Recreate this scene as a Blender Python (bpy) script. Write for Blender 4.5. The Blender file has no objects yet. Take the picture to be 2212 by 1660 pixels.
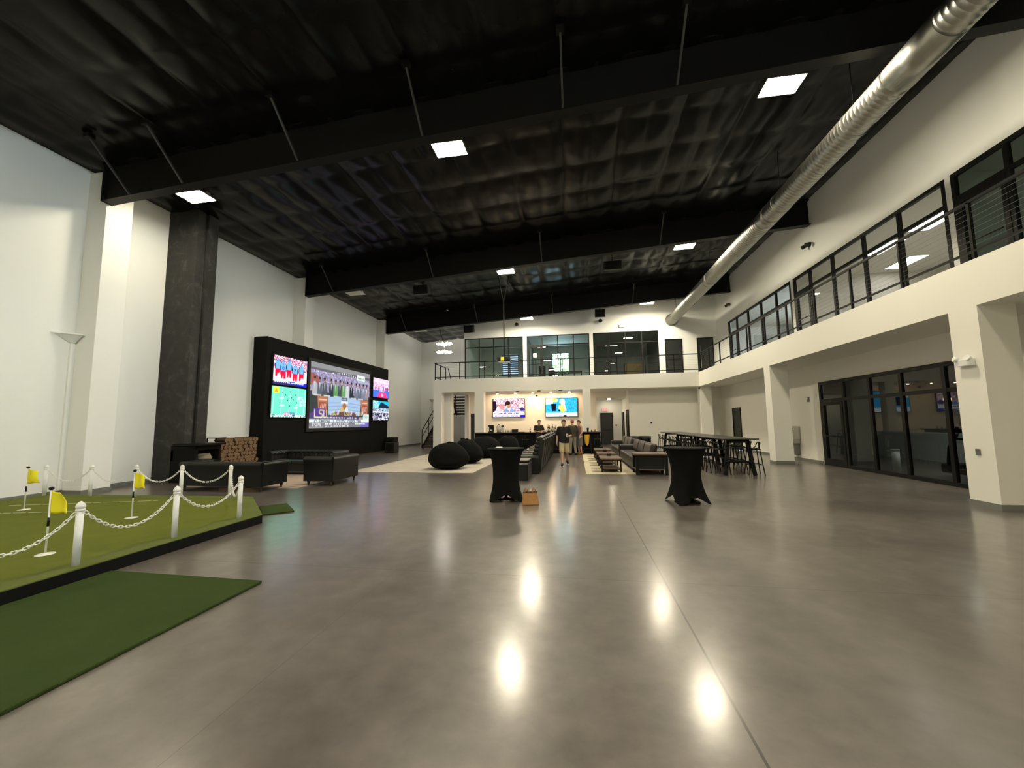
import bpy, math, random
import numpy as np
from mathutils import Vector, Matrix, noise
random.seed(7)
R_ = random.Random(11)
PI = math.pi
SC = bpy.context.scene
COL = SC.collection

# ------------------------------------------------------------------ camera
cam_d = bpy.data.cameras.new('camera')
cam_d.sensor_fit = 'HORIZONTAL'; cam_d.sensor_width = 36.0
cam_d.lens = 867.5 / 2212 * 36.0
cam_d.clip_start = 0.05; cam_d.clip_end = 400
cam = bpy.data.objects.new('camera', cam_d); COL.objects.link(cam)
def cam_rows(yaw, pitch, roll):
    y, p, r = map(math.radians, (yaw, pitch, roll))
    M = Matrix(((1, 0, 0), (0, 0, -1), (0, 1, 0)))
    Rz = Matrix(((math.cos(y), -math.sin(y), 0), (math.sin(y), math.cos(y), 0), (0, 0, 1)))
    Rx = Matrix(((1, 0, 0), (0, math.cos(p), math.sin(p)), (0, -math.sin(p), math.cos(p))))
    Ro = Matrix(((math.cos(r), -math.sin(r), 0), (math.sin(r), math.cos(r), 0), (0, 0, 1)))
    return Ro @ Rx @ M @ Rz
_r = cam_rows(-8.981, 5.565, -0.6915)
_w = Matrix((_r[0], -_r[1], -_r[2])).transposed().to_4x4()
_w.translation = (0, 0, 1.6)
cam.matrix_world = _w
SC.camera = cam

# ------------------------------------------------------------------ world and exposure
W = bpy.data.worlds.new('world'); SC.world = W; W.use_nodes = True
_bg = W.node_tree.nodes['Background']
_bg.inputs[0].default_value = (0.78, 0.90, 1.0, 1); _bg.inputs[1].default_value = 17.0
vs = SC.view_settings
vs.view_transform = 'Standard'; vs.look = 'None'; vs.gamma = 1.0; vs.use_curve_mapping = False
vs.exposure = 0.27
SC.cycles.use_denoising = True
SC.cycles.max_bounces = 7; SC.cycles.diffuse_bounces = 4; SC.cycles.glossy_bounces = 4
SC.cycles.transparent_max_bounces = 12
SC.cycles.sample_clamp_indirect = 2.5; SC.cycles.blur_glossy = 0.6
LAMP = 300.0            # lens strength of the high bay lamps
LAMP_COL = (1.0, 0.89, 0.66)

# ------------------------------------------------------------------ materials
MATS = {}
def nodes_of(name):
    m = bpy.data.materials.new(name); m.use_nodes = True
    nt = m.node_tree
    return m, nt, nt.nodes['Principled BSDF']
def pbr(name, col, rough=0.5, metal=0.0, spec=0.5, var=0.0, scale=8.0, bump=0.0, bscale=60.0, coat=0.0, rvar=0.0):
    if name in MATS: return MATS[name]
    m, nt, b = nodes_of(name)
    b.inputs['Roughness'].default_value = rough; b.inputs['Metallic'].default_value = metal
    b.inputs['Specular IOR Level'].default_value = spec
    b.inputs['Coat Weight'].default_value = coat
    b.inputs['Base Color'].default_value = (*col, 1)
    tc = nt.nodes.new('ShaderNodeTexCoord')
    if var > 0 or rvar > 0:
        n = nt.nodes.new('ShaderNodeTexNoise'); n.inputs['Scale'].default_value = scale; n.inputs['Detail'].default_value = 5
        nt.links.new(tc.outputs['Object'], n.inputs['Vector'])
        if var > 0:
            mx = nt.nodes.new('ShaderNodeMix'); mx.data_type = 'RGBA'
            mx.inputs[6].default_value = (*[c * (1 - var) for c in col], 1)
            mx.inputs[7].default_value = (*[min(1, c * (1 + var)) for c in col], 1)
            nt.links.new(n.outputs['Fac'], mx.inputs[0]); nt.links.new(mx.outputs[2], b.inputs['Base Color'])
        if rvar > 0:
            mr = nt.nodes.new('ShaderNodeMapRange'); mr.inputs[3].default_value = rough - rvar; mr.inputs[4].default_value = rough + rvar
            nt.links.new(n.outputs['Fac'], mr.inputs[0]); nt.links.new(mr.outputs[0], b.inputs['Roughness'])
    if bump > 0:
        n2 = nt.nodes.new('ShaderNodeTexNoise'); n2.inputs['Scale'].default_value = bscale; n2.inputs['Detail'].default_value = 4
        nt.links.new(tc.outputs['Object'], n2.inputs['Vector'])
        bp = nt.nodes.new('ShaderNodeBump'); bp.inputs['Strength'].default_value = bump; bp.inputs['Distance'].default_value = 0.02
        nt.links.new(n2.outputs['Fac'], bp.inputs['Height']); nt.links.new(bp.outputs['Normal'], b.inputs['Normal'])
    MATS[name] = m
    return m
def emit(name, col, s):
    if name in MATS: return MATS[name]
    m = bpy.data.materials.new(name); m.use_nodes = True; nt = m.node_tree
    nt.nodes.remove(nt.nodes['Principled BSDF'])
    e = nt.nodes.new('ShaderNodeEmission'); e.inputs[0].default_value = (*col, 1); e.inputs[1].default_value = s
    nt.links.new(e.outputs[0], nt.nodes['Material Output'].inputs[0])
    MATS[name] = m
    return m
def glass(name, tint, ior=1.45):
    m = bpy.data.materials.new(name); m.use_nodes = True; nt = m.node_tree
    nt.nodes.remove(nt.nodes['Principled BSDF'])
    t = nt.nodes.new('ShaderNodeBsdfTransparent'); t.inputs[0].default_value = (*tint, 1)
    g = nt.nodes.new('ShaderNodeBsdfGlossy'); g.inputs['Roughness'].default_value = 0.01
    lw = nt.nodes.new('ShaderNodeLayerWeight'); lw.inputs[0].default_value = 0.5
    pw = nt.nodes.new('ShaderNodeMath'); pw.operation = 'POWER'; pw.inputs[1].default_value = 4.0; nt.links.new(lw.outputs['Facing'], pw.inputs[0])
    f = nt.nodes.new('ShaderNodeMath'); f.operation = 'MULTIPLY_ADD'; f.inputs[1].default_value = 0.75; f.inputs[2].default_value = 0.03; nt.links.new(pw.outputs[0], f.inputs[0])
    mx = nt.nodes.new('ShaderNodeMixShader')
    nt.links.new(f.outputs[0], mx.inputs[0]); nt.links.new(t.outputs[0], mx.inputs[1]); nt.links.new(g.outputs[0], mx.inputs[2])
    nt.links.new(mx.outputs[0], nt.nodes['Material Output'].inputs[0])
    return m

def concrete():
    m, nt, b = nodes_of('polished_concrete')
    L = nt.links.new; N = nt.nodes.new
    tc = N('ShaderNodeTexCoord')
    n1 = N('ShaderNodeTexNoise'); n1.inputs['Scale'].default_value = 0.42; n1.inputs['Detail'].default_value = 7; n1.inputs['Roughness'].default_value = 0.62; n1.inputs['Distortion'].default_value = 0.8
    n2 = N('ShaderNodeTexNoise'); n2.inputs['Scale'].default_value = 4.0; n2.inputs['Detail'].default_value = 6; n2.inputs['Roughness'].default_value = 0.6
    L(tc.outputs['Object'], n1.inputs['Vector']); L(tc.outputs['Object'], n2.inputs['Vector'])
    r1 = N('ShaderNodeValToRGB')
    e = r1.color_ramp.elements
    e[0].position = 0.30; e[0].color = (0.158, 0.138, 0.126, 1)
    e[1].position = 0.72; e[1].color = (0.280, 0.256, 0.232, 1)
    k = r1.color_ramp.elements.new(0.52); k.color = (0.216, 0.191, 0.172, 1)
    L(n1.outputs['Fac'], r1.inputs[0])
    mr = N('ShaderNodeMapRange'); mr.inputs[1].default_value = 0.3; mr.inputs[2].default_value = 0.7; mr.inputs[3].default_value = 0.54; mr.inputs[4].default_value = 0.80
    L(n2.outputs['Fac'], mr.inputs[0])
    mul = N('ShaderNodeMix'); mul.data_type = 'RGBA'; mul.blend_type = 'MULTIPLY'; mul.inputs[0].default_value = 1.0
    L(r1.outputs[0], mul.inputs[6]); L(mr.outputs[0], mul.inputs[7])
    # saw cut joints
    sx = N('ShaderNodeSeparateXYZ'); L(tc.outputs['Object'], sx.inputs[0])
    def near(out, c, w):
        a = N('ShaderNodeMath'); a.operation = 'SUBTRACT'; L(out, a.inputs[0]); a.inputs[1].default_value = c
        d = N('ShaderNodeMath'); d.operation = 'ABSOLUTE'; L(a.outputs[0], d.inputs[0])
        l = N('ShaderNodeMath'); l.operation = 'LESS_THAN'; L(d.outputs[0], l.inputs[0]); l.inputs[1].default_value = w
        return l.outputs[0]
    lines = [near(sx.outputs[0], 0.835, 0.008), near(sx.outputs[1], 4.36, 0.0025), near(sx.outputs[1], 12.2, 0.003), near(sx.outputs[0], -2.0, 0.001)]
    acc = lines[0]
    for l in lines[1:]:
        a = N('ShaderNodeMath'); a.operation = 'MAXIMUM'; L(acc, a.inputs[0]); L(l, a.inputs[1]); acc = a.outputs[0]
    mj = N('ShaderNodeMix'); mj.data_type = 'RGBA'; L(acc, mj.inputs[0]); L(mul.outputs[2], mj.inputs[6]); mj.inputs[7].default_value = (0.02, 0.017, 0.014, 1)
    L(mj.outputs[2], b.inputs['Base Color'])
    rr = N('ShaderNodeMapRange'); rr.inputs[1].default_value = 0.3; rr.inputs[2].default_value = 0.7; rr.inputs[3].default_value = 0.30; rr.inputs[4].default_value = 0.40
    L(n1.outputs['Fac'], rr.inputs[0]); L(rr.outputs[0], b.inputs['Roughness'])
    b.inputs['Specular IOR Level'].default_value = 0.35
    b.inputs['Coat Weight'].default_value = 0.75; b.inputs['Coat Roughness'].default_value = 0.18; b.inputs['Coat IOR'].default_value = 1.5
    return m
def turf(name, c0, c1):
    m, nt, b = nodes_of(name)
    L = nt.links.new; N = nt.nodes.new
    tc = N('ShaderNodeTexCoord')
    a = N('ShaderNodeTexNoise'); a.inputs['Scale'].default_value = 2.2; a.inputs['Detail'].default_value = 8; a.inputs['Roughness'].default_value = 0.65
    f = N('ShaderNodeTexNoise'); f.inputs['Scale'].default_value = 260; f.inputs['Detail'].default_value = 2
    L(tc.outputs['Object'], a.inputs['Vector']); L(tc.outputs['Object'], f.inputs['Vector'])
    s = N('ShaderNodeMath'); s.operation = 'MULTIPLY_ADD'; L(f.outputs['Fac'], s.inputs[0]); s.inputs[1].default_value = 0.45; 
    q = N('ShaderNodeMath'); q.operation = 'MULTIPLY'; L(a.outputs['Fac'], q.inputs[0]); q.inputs[1].default_value = 0.62; L(q.outputs[0], s.inputs[2])
    mx = N('ShaderNodeMix'); mx.data_type = 'RGBA'; L(s.outputs[0], mx.inputs[0]); mx.inputs[6].default_value = (*c0, 1); mx.inputs[7].default_value = (*c1, 1)
    L(mx.outputs[2], b.inputs['Base Color'])
    b.inputs['Roughness'].default_value = 0.9; b.inputs['Specular IOR Level'].default_value = 0.12
    bp = N('ShaderNodeBump'); bp.inputs['Strength'].default_value = 0.7; bp.inputs['Distance'].default_value = 0.01
    L(f.outputs['Fac'], bp.inputs['Height']); L(bp.outputs['Normal'], b.inputs['Normal'])
    return m
def attr_screen(name, s):
    m = bpy.data.materials.new(name); m.use_nodes = True; nt = m.node_tree
    nt.nodes.remove(nt.nodes['Principled BSDF'])
    a = nt.nodes.new('ShaderNodeAttribute'); a.attribute_name = 'picture'
    e = nt.nodes.new('ShaderNodeEmission'); e.inputs[1].default_value = s
    nt.links.new(a.outputs['Color'], e.inputs[0]); nt.links.new(e.outputs[0], nt.nodes['Material Output'].inputs[0])
    return m
def rug_mat(name, base, dark):
    m, nt, b = nodes_of(name)
    L = nt.links.new; N = nt.nodes.new
    tc = N('ShaderNodeTexCoord')
    a = N('ShaderNodeTexNoise'); a.inputs['Scale'].default_value = 2.2; a.inputs['Detail'].default_value = 6; a.inputs['Distortion'].default_value = 1.5
    L(tc.outputs['Object'], a.inputs['Vector'])
    mx = N('ShaderNodeMix'); mx.data_type = 'RGBA'; L(a.outputs['Fac'], mx.inputs[0]); mx.inputs[6].default_value = (*dark, 1); mx.inputs[7].default_value = (*base, 1)
    L(mx.outputs[2], b.inputs['Base Color']); b.inputs['Roughness'].default_value = 0.95; b.inputs['Specular IOR Level'].default_value = 0.1
    f = N('ShaderNodeTexNoise'); f.inputs['Scale'].default_value = 150
    L(tc.outputs['Object'], f.inputs['Vector'])
    bp = N('ShaderNodeBump'); bp.inputs['Strength'].default_value = 0.5; bp.inputs['Distance'].default_value = 0.01
    L(f.outputs['Fac'], bp.inputs['Height']); L(bp.outputs['Normal'], b.inputs['Normal'])
    return m
def dark_stone():
    m, nt, b = nodes_of('dark_stone_plaster')
    L = nt.links.new; N = nt.nodes.new
    tc = N('ShaderNodeTexCoord')
    a = N('ShaderNodeTexNoise'); a.inputs['Scale'].default_value = 2.6; a.inputs['Detail'].default_value = 9; a.inputs['Roughness'].default_value = 0.72; a.inputs['Distortion'].default_value = 0.5
    L(tc.outputs['Object'], a.inputs['Vector'])
    r = N('ShaderNodeValToRGB'); e = r.color_ramp.elements
    e[0].position = 0.36; e[0].color = (0.014, 0.014, 0.014, 1); e[1].position = 0.72; e[1].color = (0.075, 0.075, 0.072, 1)
    k = e.new(0.55); k.color = (0.024, 0.024, 0.023, 1)
    L(a.outputs['Fac'], r.inputs[0]); L(r.outputs[0], b.inputs['Base Color']); b.inputs['Roughness'].default_value = 0.7
    return m

M_floor = concrete()
M_wall = pbr('white_wall_paint', (0.86, 0.87, 0.835), 0.62, spec=0.3, bump=0.04, bscale=120)
M_fascia = pbr('cream_white_paint', (0.83, 0.82, 0.75), 0.55, spec=0.3, bump=0.03, bscale=120)
M_base = pbr('grey_base_trim', (0.17, 0.175, 0.16), 0.6)
M_blackceil = pbr('black_insulation_facing', (0.005, 0.005, 0.0055), 0.25, spec=0.14, var=0.3, scale=1.2, bump=0.08, bscale=4.0)
M_blacksteel = pbr('black_painted_steel', (0.006, 0.006, 0.006), 0.5, spec=0.15)
M_frame = pbr('black_window_frame', (0.008, 0.008, 0.008), 0.45, spec=0.2)
M_greysteel = pbr('dull_grey_steel', (0.20, 0.20, 0.19), 0.45, metal=0.6)
M_brace = pbr('dark_grey_brace_steel', (0.05, 0.05, 0.05), 0.45, metal=0.4)
M_galv = pbr('galvanized_steel', (0.46, 0.46, 0.42), 0.36, metal=1.0, var=0.2, scale=9, rvar=0.08)
M_chrome = pbr('chrome', (0.8, 0.8, 0.8), 0.15, metal=1.0)
M_glass = glass('clear_glass', (0.80, 0.86, 0.86))
M_glassclear = glass('bright_clear_glass', (0.97, 0.985, 0.985))
M_glassdim = glass('smoked_glass', (0.58, 0.62, 0.61))
M_lens = emit('lit_lamp_lens', LAMP_COL, LAMP); M_lens_dim = emit('dimmed_lamp_lens', LAMP_COL, LAMP * .34)
M_lensoff = pbr('unlit_lamp_lens', (0.82, 0.82, 0.78), 0.4)
M_white = pbr('white_plastic', (0.84, 0.85, 0.83), 0.35)
M_black = pbr('black_plastic', (0.009, 0.009, 0.009), 0.45, spec=0.25)
M_blackmat = pbr('black_matte_panel', (0.006, 0.006, 0.006), 0.7, spec=0.12, var=0.2, scale=3)
M_stone = dark_stone()
M_leather = pbr('black_leather', (0.007, 0.0075, 0.0075), 0.38, spec=0.32, bump=0.12, bscale=90)
M_brown = pbr('dark_brown_leather', (0.013, 0.010, 0.0085), 0.42, spec=0.35, var=0.25, scale=5, bump=0.12, bscale=70)
M_cushion = pbr('brown_leather_cushion', (0.024, 0.017, 0.0145), 0.38, spec=0.42, var=0.3, scale=7, bump=0.1, bscale=60)
M_bean = pbr('black_bean_bag_fabric', (0.005, 0.005, 0.005), 0.85, spec=0.08, bump=0.25, bscale=14)
M_spandex = pbr('black_stretch_cloth', (0.006, 0.006, 0.006), 0.75, spec=0.08)
M_wood = pbr('brown_wood_top', (0.105, 0.062, 0.042), 0.45, var=0.35, scale=14)
M_darkwood = pbr('dark_walnut', (0.045, 0.024, 0.014), 0.5, var=0.3, scale=10)
M_bark = pbr('split_log_bark', (0.075, 0.045, 0.026), 0.9, var=0.5, scale=18)
M_logend = pbr('cut_log_end', (0.19, 0.115, 0.06), 0.85, var=0.4, scale=22)
M_green = turf('putting_turf', (0.075, 0.098, 0.012), (0.185, 0.212, 0.036))
M_fringe = turf('fringe_turf', (0.075, 0.10, 0.022), (0.165, 0.195, 0.060))
M_mat = turf('mat_turf', (0.017, 0.034, 0.007), (0.058, 0.092, 0.024))
M_yellow = pbr('yellow_flag_cloth', (0.80, 0.72, 0.010), 0.7)
M_tan = pbr('tan_leather', (0.42, 0.20, 0.055), 0.5, var=0.25, scale=16)
M_gold = pbr('gold_jacket_cloth', (0.62, 0.36, 0.02), 0.8)
M_rug = rug_mat('cream_rug_pile', (0.60, 0.56, 0.50), (0.44, 0.40, 0.35))
M_rug2 = rug_mat('pale_yellow_rug_pile', (0.62, 0.57, 0.42), (0.52, 0.47, 0.34))
M_rug3 = rug_mat('pinkish_rug_pile', (0.52, 0.42, 0.36), (0.40, 0.32, 0.27))
M_patch = pbr('taupe_rug_patch', (0.30, 0.26, 0.19), 0.95)
M_litpatch = pbr('copper_lit_patch', (0.80, 0.50, 0.34), 0.25, metal=1.0)  # copper tone stands in for the light patch under the table cover
M_globe = emit('warm_globe_glow', (1.0, 0.72, 0.36), 22)
M_can = emit('warm_fill_glow', (1.0, 0.66, 0.38), 1250)
M_small = emit('small_downlight_glow', (1.0, 0.86, 0.62), 90)
M_panel = emit('office_panel_glow', (1.0, 0.96, 0.88), 7)
M_led = emit('led_bar_glow', (1.0, 0.93, 0.80), 14)
M_red = emit('exit_sign_red', (1.0, 0.05, 0.07), 1.6)
M_redface = emit('exit_sign_face', (1.0, 0.42, 0.45), 1.0)
M_skin = pbr('skin', (0.50, 0.29, 0.20), 0.55)
M_skin2 = pbr('fair_skin', (0.58, 0.36, 0.26), 0.55)
M_hair = pbr('dark_hair', (0.018, 0.012, 0.009), 0.6)
M_tee = pbr('black_cotton', (0.007, 0.007, 0.008), 0.85)
M_khaki = pbr('khaki_cotton', (0.52, 0.42, 0.26), 0.85)
M_grey = pbr('grey_trouser_cloth', (0.23, 0.20, 0.165), 0.85)
M_olive = pbr('olive_shirt_cloth', (0.040, 0.036, 0.026), 0.85)
M_mauve = pbr('mauve_top_cloth', (0.16, 0.085, 0.075), 0.85)
M_blue = pbr('grey_blue_cloth', (0.14, 0.14, 0.14), 0.85)
M_cap = pbr('red_cap_cloth', (0.42, 0.06, 0.07), 0.8)
M_doorblack = pbr('black_door_paint', (0.012, 0.014, 0.014), 0.35)
M_bottle = pbr('dark_bottle_glass', (0.030, 0.014, 0.006), 0.12, spec=0.7)
M_clear = pbr('clear_drinkware', (0.55, 0.52, 0.46), 0.1, spec=0.8)
M_leaf = pbr('leaf', (0.20, 0.30, 0.09), 0.7, var=0.4, scale=6)
def blind_mat():
    m, nt, b = nodes_of('pale_blue_blind'); b.inputs['Base Color'].default_value = (.50, .60, .85, 1); b.inputs['Roughness'].default_value = .8
    t = nt.nodes.new('ShaderNodeBsdfTranslucent'); t.inputs[0].default_value = (.30, .40, .62, 1); mx = nt.nodes.new('ShaderNodeMixShader'); mx.inputs[0].default_value = .16
    nt.links.new(b.outputs[0], mx.inputs[1]); nt.links.new(t.outputs[0], mx.inputs[2]); nt.links.new(mx.outputs[0], nt.nodes['Material Output'].inputs[0]); return m
M_blind = blind_mat()
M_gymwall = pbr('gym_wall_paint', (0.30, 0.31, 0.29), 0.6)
M_beige = pbr('beige_office_wall', (0.68, 0.66, 0.60), 0.6)

# ------------------------------------------------------------------ mesh builder
class MB:
    def __init__(s): s.v = []; s.f = []; s.sm = []
    def add(s, vs_, fs, smooth=False):
        o = len(s.v); s.v += [tuple(p) for p in vs_]
        for f in fs: s.f.append([o + i for i in f]); s.sm.append(smooth)
        return s
    def box(s, a, b):
        x0, y0, z0 = a; x1, y1, z1 = b
        return s.add([(x0, y0, z0), (x1, y0, z0), (x1, y1, z0), (x0, y1, z0), (x0, y0, z1), (x1, y0, z1), (x1, y1, z1), (x0, y1, z1)],
                     [(0, 3, 2, 1), (4, 5, 6, 7), (0, 1, 5, 4), (1, 2, 6, 5), (2, 3, 7, 6), (3, 0, 4, 7)])
    def cb(s, c, d):
        return s.box([c[i] - d[i] / 2 for i in range(3)], [c[i] + d[i] / 2 for i in range(3)])
    def xf(s, M, start=0):
        for i in range(start, len(s.v)): s.v[i] = tuple(M @ Vector(s.v[i]))
        return s
    def prism(s, poly, z0, z1):
        n = len(poly)
        return s.add([(x, y, z0) for x, y in poly] + [(x, y, z1) for x, y in poly],
                     [tuple(range(n - 1, -1, -1)), tuple(range(n, 2 * n))] + [(i, (i + 1) % n, n + (i + 1) % n, n + i) for i in range(n)])
    def bar(s, p0, p1, w, h):
        p0, p1 = Vector(p0), Vector(p1); d = (p1 - p0).normalized()
        up = Vector((0, 0, 1)) if abs(d.z) < 0.95 else Vector((1, 0, 0))
        sd = d.cross(up).normalized() * (w / 2); u = sd.cross(d).normalized() * (h / 2)
        vs_ = [p + a * sd + b * u for p in (p0, p1) for a, b in ((-1, -1), (1, -1), (1, 1), (-1, 1))]
        return s.add(vs_, [(0, 1, 2, 3), (7, 6, 5, 4), (0, 4, 5, 1), (1, 5, 6, 2), (2, 6, 7, 3), (3, 7, 4, 0)])
    def cyl(s, p0, p1, r0, r1=None, n=12, caps=True, smooth=True):
        r1 = r0 if r1 is None else r1
        p0, p1 = Vector(p0), Vector(p1); d = (p1 - p0).normalized()
        up = Vector((0, 0, 1)) if abs(d.z) < 0.95 else Vector((1, 0, 0))
        a = d.cross(up).normalized(); b = d.cross(a).normalized()
        vs_ = []
        for p, r in ((p0, r0), (p1, r1)):
            for i in range(n):
                t = 2 * PI * i / n; vs_.append(p + a * (r * math.cos(t)) + b * (r * math.sin(t)))
        s.add(vs_, [(i, (i + 1) % n, n + (i + 1) % n, n + i) for i in range(n)], smooth)
        if caps:
            o = len(s.v) - 2 * n
            s.f.append([o + i for i in range(n - 1, -1, -1)]); s.f.append([o + n + i for i in range(n)]); s.sm += [False, False]
        return s
    def tube(s, pts, r, n=8, closed=False):
        pts = [Vector(p) for p in pts]; m = len(pts); rs = r if isinstance(r, (list, tuple)) else [r] * m
        rings = []; prev = None
        for i, p in enumerate(pts):
            q = (pts[(i + 1) % m] if (closed or i < m - 1) else p) - (pts[i - 1] if (closed or i > 0) else p)
            d = q.normalized()
            if prev is None:
                up = Vector((0, 0, 1)) if abs(d.z) < 0.9 else Vector((1, 0, 0)); a = d.cross(up).normalized()
            else:
                a = (prev - d * prev.dot(d)).normalized()
            prev = a; b = d.cross(a)
            rings.append([p + (a * math.cos(2 * PI * k / n) + b * math.sin(2 * PI * k / n)) * rs[i] for k in range(n)])
        vs_ = [q for ring in rings for q in ring]; fs = []
        for i in range(m if closed else m - 1):
            j = (i + 1) % m
            for k in range(n): fs.append((i * n + k, i * n + (k + 1) % n, j * n + (k + 1) % n, j * n + k))
        if not closed:
            fs.append(tuple(range(n - 1, -1, -1))); fs.append(tuple((m - 1) * n + k for k in range(n)))
        return s.add(vs_, fs, True)
    def lathe(s, prof, c=(0, 0, 0), n=20, smooth=True):
        vs_ = []; m = len(prof)
        for r, z in prof:
            for k in range(n):
                t = 2 * PI * k / n; vs_.append((c[0] + r * math.cos(t), c[1] + r * math.sin(t), c[2] + z))
        fs = [(i * n + k, i * n + (k + 1) % n, (i + 1) * n + (k + 1) % n, (i + 1) * n + k) for i in range(m - 1) for k in range(n)]
        s.add(vs_, fs, smooth)
        o = len(s.v) - m * n
        s.f.append([o + k for k in range(n - 1, -1, -1)]); s.f.append([o + (m - 1) * n + k for k in range(n)]); s.sm += [False, False]
        return s
    def ell(s, c, r, nu=16, nv=10, M=None):
        vs_ = [(0, 0, -1)]; fs = []
        for j in range(1, nv):
            t = -PI / 2 + PI * j / nv
            for i in range(nu): vs_.append((math.cos(t) * math.cos(2 * PI * i / nu), math.cos(t) * math.sin(2 * PI * i / nu), math.sin(t)))
        vs_.append((0, 0, 1)); top = len(vs_) - 1
        for i in range(nu): fs.append((0, 1 + (i + 1) % nu, 1 + i))
        for j in range(nv - 2):
            for i in range(nu): fs.append((1 + j * nu + i, 1 + j * nu + (i + 1) % nu, 1 + (j + 1) * nu + (i + 1) % nu, 1 + (j + 1) * nu + i))
        for i in range(nu): fs.append((1 + (nv - 2) * nu + i, 1 + (nv - 2) * nu + (i + 1) % nu, top))
        P = []
        for p in vs_:
            q = Vector((p[0] * r[0], p[1] * r[1], p[2] * r[2]))
            if M is not None: q = M @ q
            P.append((q.x + c[0], q.y + c[1], q.z + c[2]))
        return s.add(P, fs, True)
    def grid(s, fn, nu, nv, smooth=True, closeu=False):
        vs_ = [fn(i / nu, j / nv) for j in range(nv + 1) for i in range(nu if closeu else nu + 1)]
        w = nu if closeu else nu + 1
        fs = [(j * w + i, j * w + (i + 1) % w, (j + 1) * w + (i + 1) % w, (j + 1) * w + i) for j in range(nv) for i in range(nu)]
        return s.add(vs_, fs, smooth)
    def build(s, name, mat, parent=None, bevel=0.0, seg=2, loc=None, sub=0, solid=0.0):
        me = bpy.data.meshes.new(name); me.from_pydata(s.v, [], s.f); me.update()
        me.polygons.foreach_set('use_smooth', s.sm)
        me.materials.append(mat)
        o = bpy.data.objects.new(name, me); COL.objects.link(o)
        if parent is not None: o.parent = parent
        if loc is not None: o.location = loc
        if solid > 0:
            md = o.modifiers.new('thickness', 'SOLIDIFY'); md.thickness = solid; md.offset = 0
        if bevel > 0:
            md = o.modifiers.new('edge', 'BEVEL'); md.width = bevel; md.segments = seg; md.limit_method = 'ANGLE'
        if sub > 0:
            md = o.modifiers.new('round', 'SUBSURF'); md.levels = sub; md.render_levels = sub
        return o

def tag(o, label, cat, group=None, kind=None):
    o['label'] = label; o['category'] = cat
    if group: o['group'] = group
    if kind: o['kind'] = kind
    return o
def thing(name, label, cat, loc=(0, 0, 0), rz=0.0, group=None):
    o = bpy.data.objects.new(name, None); COL.objects.link(o)
    o.location = loc; o.rotation_euler = (0, 0, rz); o.empty_display_size = 0.1
    return tag(o, label, cat, group)
def struct(name, mb, mat, parent=None, **k):
    o = mb.build(name, mat, parent, **k)
    if parent is None: o['kind'] = 'structure'
    return o
def sroot(name):
    o = bpy.data.objects.new(name, None); COL.objects.link(o); o['kind'] = 'structure'; return o
def dup(root, loc, rz, label, group=None):
    r = root.copy(); COL.objects.link(r); r.location = loc; r.rotation_euler = (0, 0, rz); r['label'] = label
    if group: r['group'] = group
    for ch in list(root.children):
        c = ch.copy(); COL.objects.link(c); c.parent = r
        for g in list(ch.children):
            d = g.copy(); COL.objects.link(d); d.parent = c
    return r
def cells(a0, a1, z0, z1, holes):
    A = sorted({a0, a1, *[h[0] for h in holes], *[h[1] for h in holes]}); Z = sorted({z0, z1, *[h[2] for h in holes], *[h[3] for h in holes]})
    A = [a for a in A if a0 <= a <= a1]; Z = [z for z in Z if z0 <= z <= z1]
    for i in range(len(A) - 1):
        j = 0
        while j < len(Z) - 1:
            def inside(jj):
                ca = (A[i] + A[i + 1]) / 2; cz = (Z[jj] + Z[jj + 1]) / 2
                return any(h[0] < ca < h[1] and h[2] < cz < h[3] for h in holes)
            if inside(j): j += 1; continue
            k = j
            while k + 1 < len(Z) - 1 and not inside(k + 1): k += 1
            yield A[i], A[i + 1], Z[j], Z[k + 1]; j = k + 1
def wallX(x0, x1, y0, y1, z0, z1, holes=()):
    mb = MB()
    for a, b, c, d in cells(y0, y1, z0, z1, holes): mb.box((x0, a, c), (x1, b, d))
    return mb
def wallY(y0, y1, x0, x1, z0, z1, holes=()):
    mb = MB()
    for a, b, c, d in cells(x0, x1, z0, z1, holes): mb.box((a, y0, c), (b, y1, d))
    return mb

# ================================================================== SETTING
LX, RXU, RXL, FX, FY = -12.4, 8.75, 8.70, 7.113, 24.6
ZB, ZT = 3.60, 4.43
BY = 26.2
def roof(x): return 8.30 + 0.069 * (x + 12.4)
def beamz(x): return 7.37 + 0.0705 * (x + 11.6)

struct('floor', MB().box((-12.8, -9.3, -0.2), (14.2, 31.4, 0)), M_floor)
# left wall with its steel-column casings
struct('wall_left', wallX(LX - 0.3, LX, -9.3, 31.4, 0, 8.5), M_wall)
for i, (y0, y1) in enumerate(((8.1, 8.72), (15.9, 16.5), (23.45, 24.1))):
    mb = MB().box((LX, y0, 0), (-11.8 if i == 0 else -11.83, y1, 8.25))
    struct('pillar_%d' % (i + 1), mb, M_wall, bevel=0.008)
struct('baseboard_left', MB().box((LX, -9, 0), (LX + 0.02, 8.1, 0.11)).box((LX, 8.72, 0), (LX + 0.02, 15.9, 0.11)).box((LX, 24.1, 0), (LX + 0.02, 31, 0.11)).box((LX, 8.08, 0), (-11.78, 8.74, 0.11)), M_base)

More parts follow.
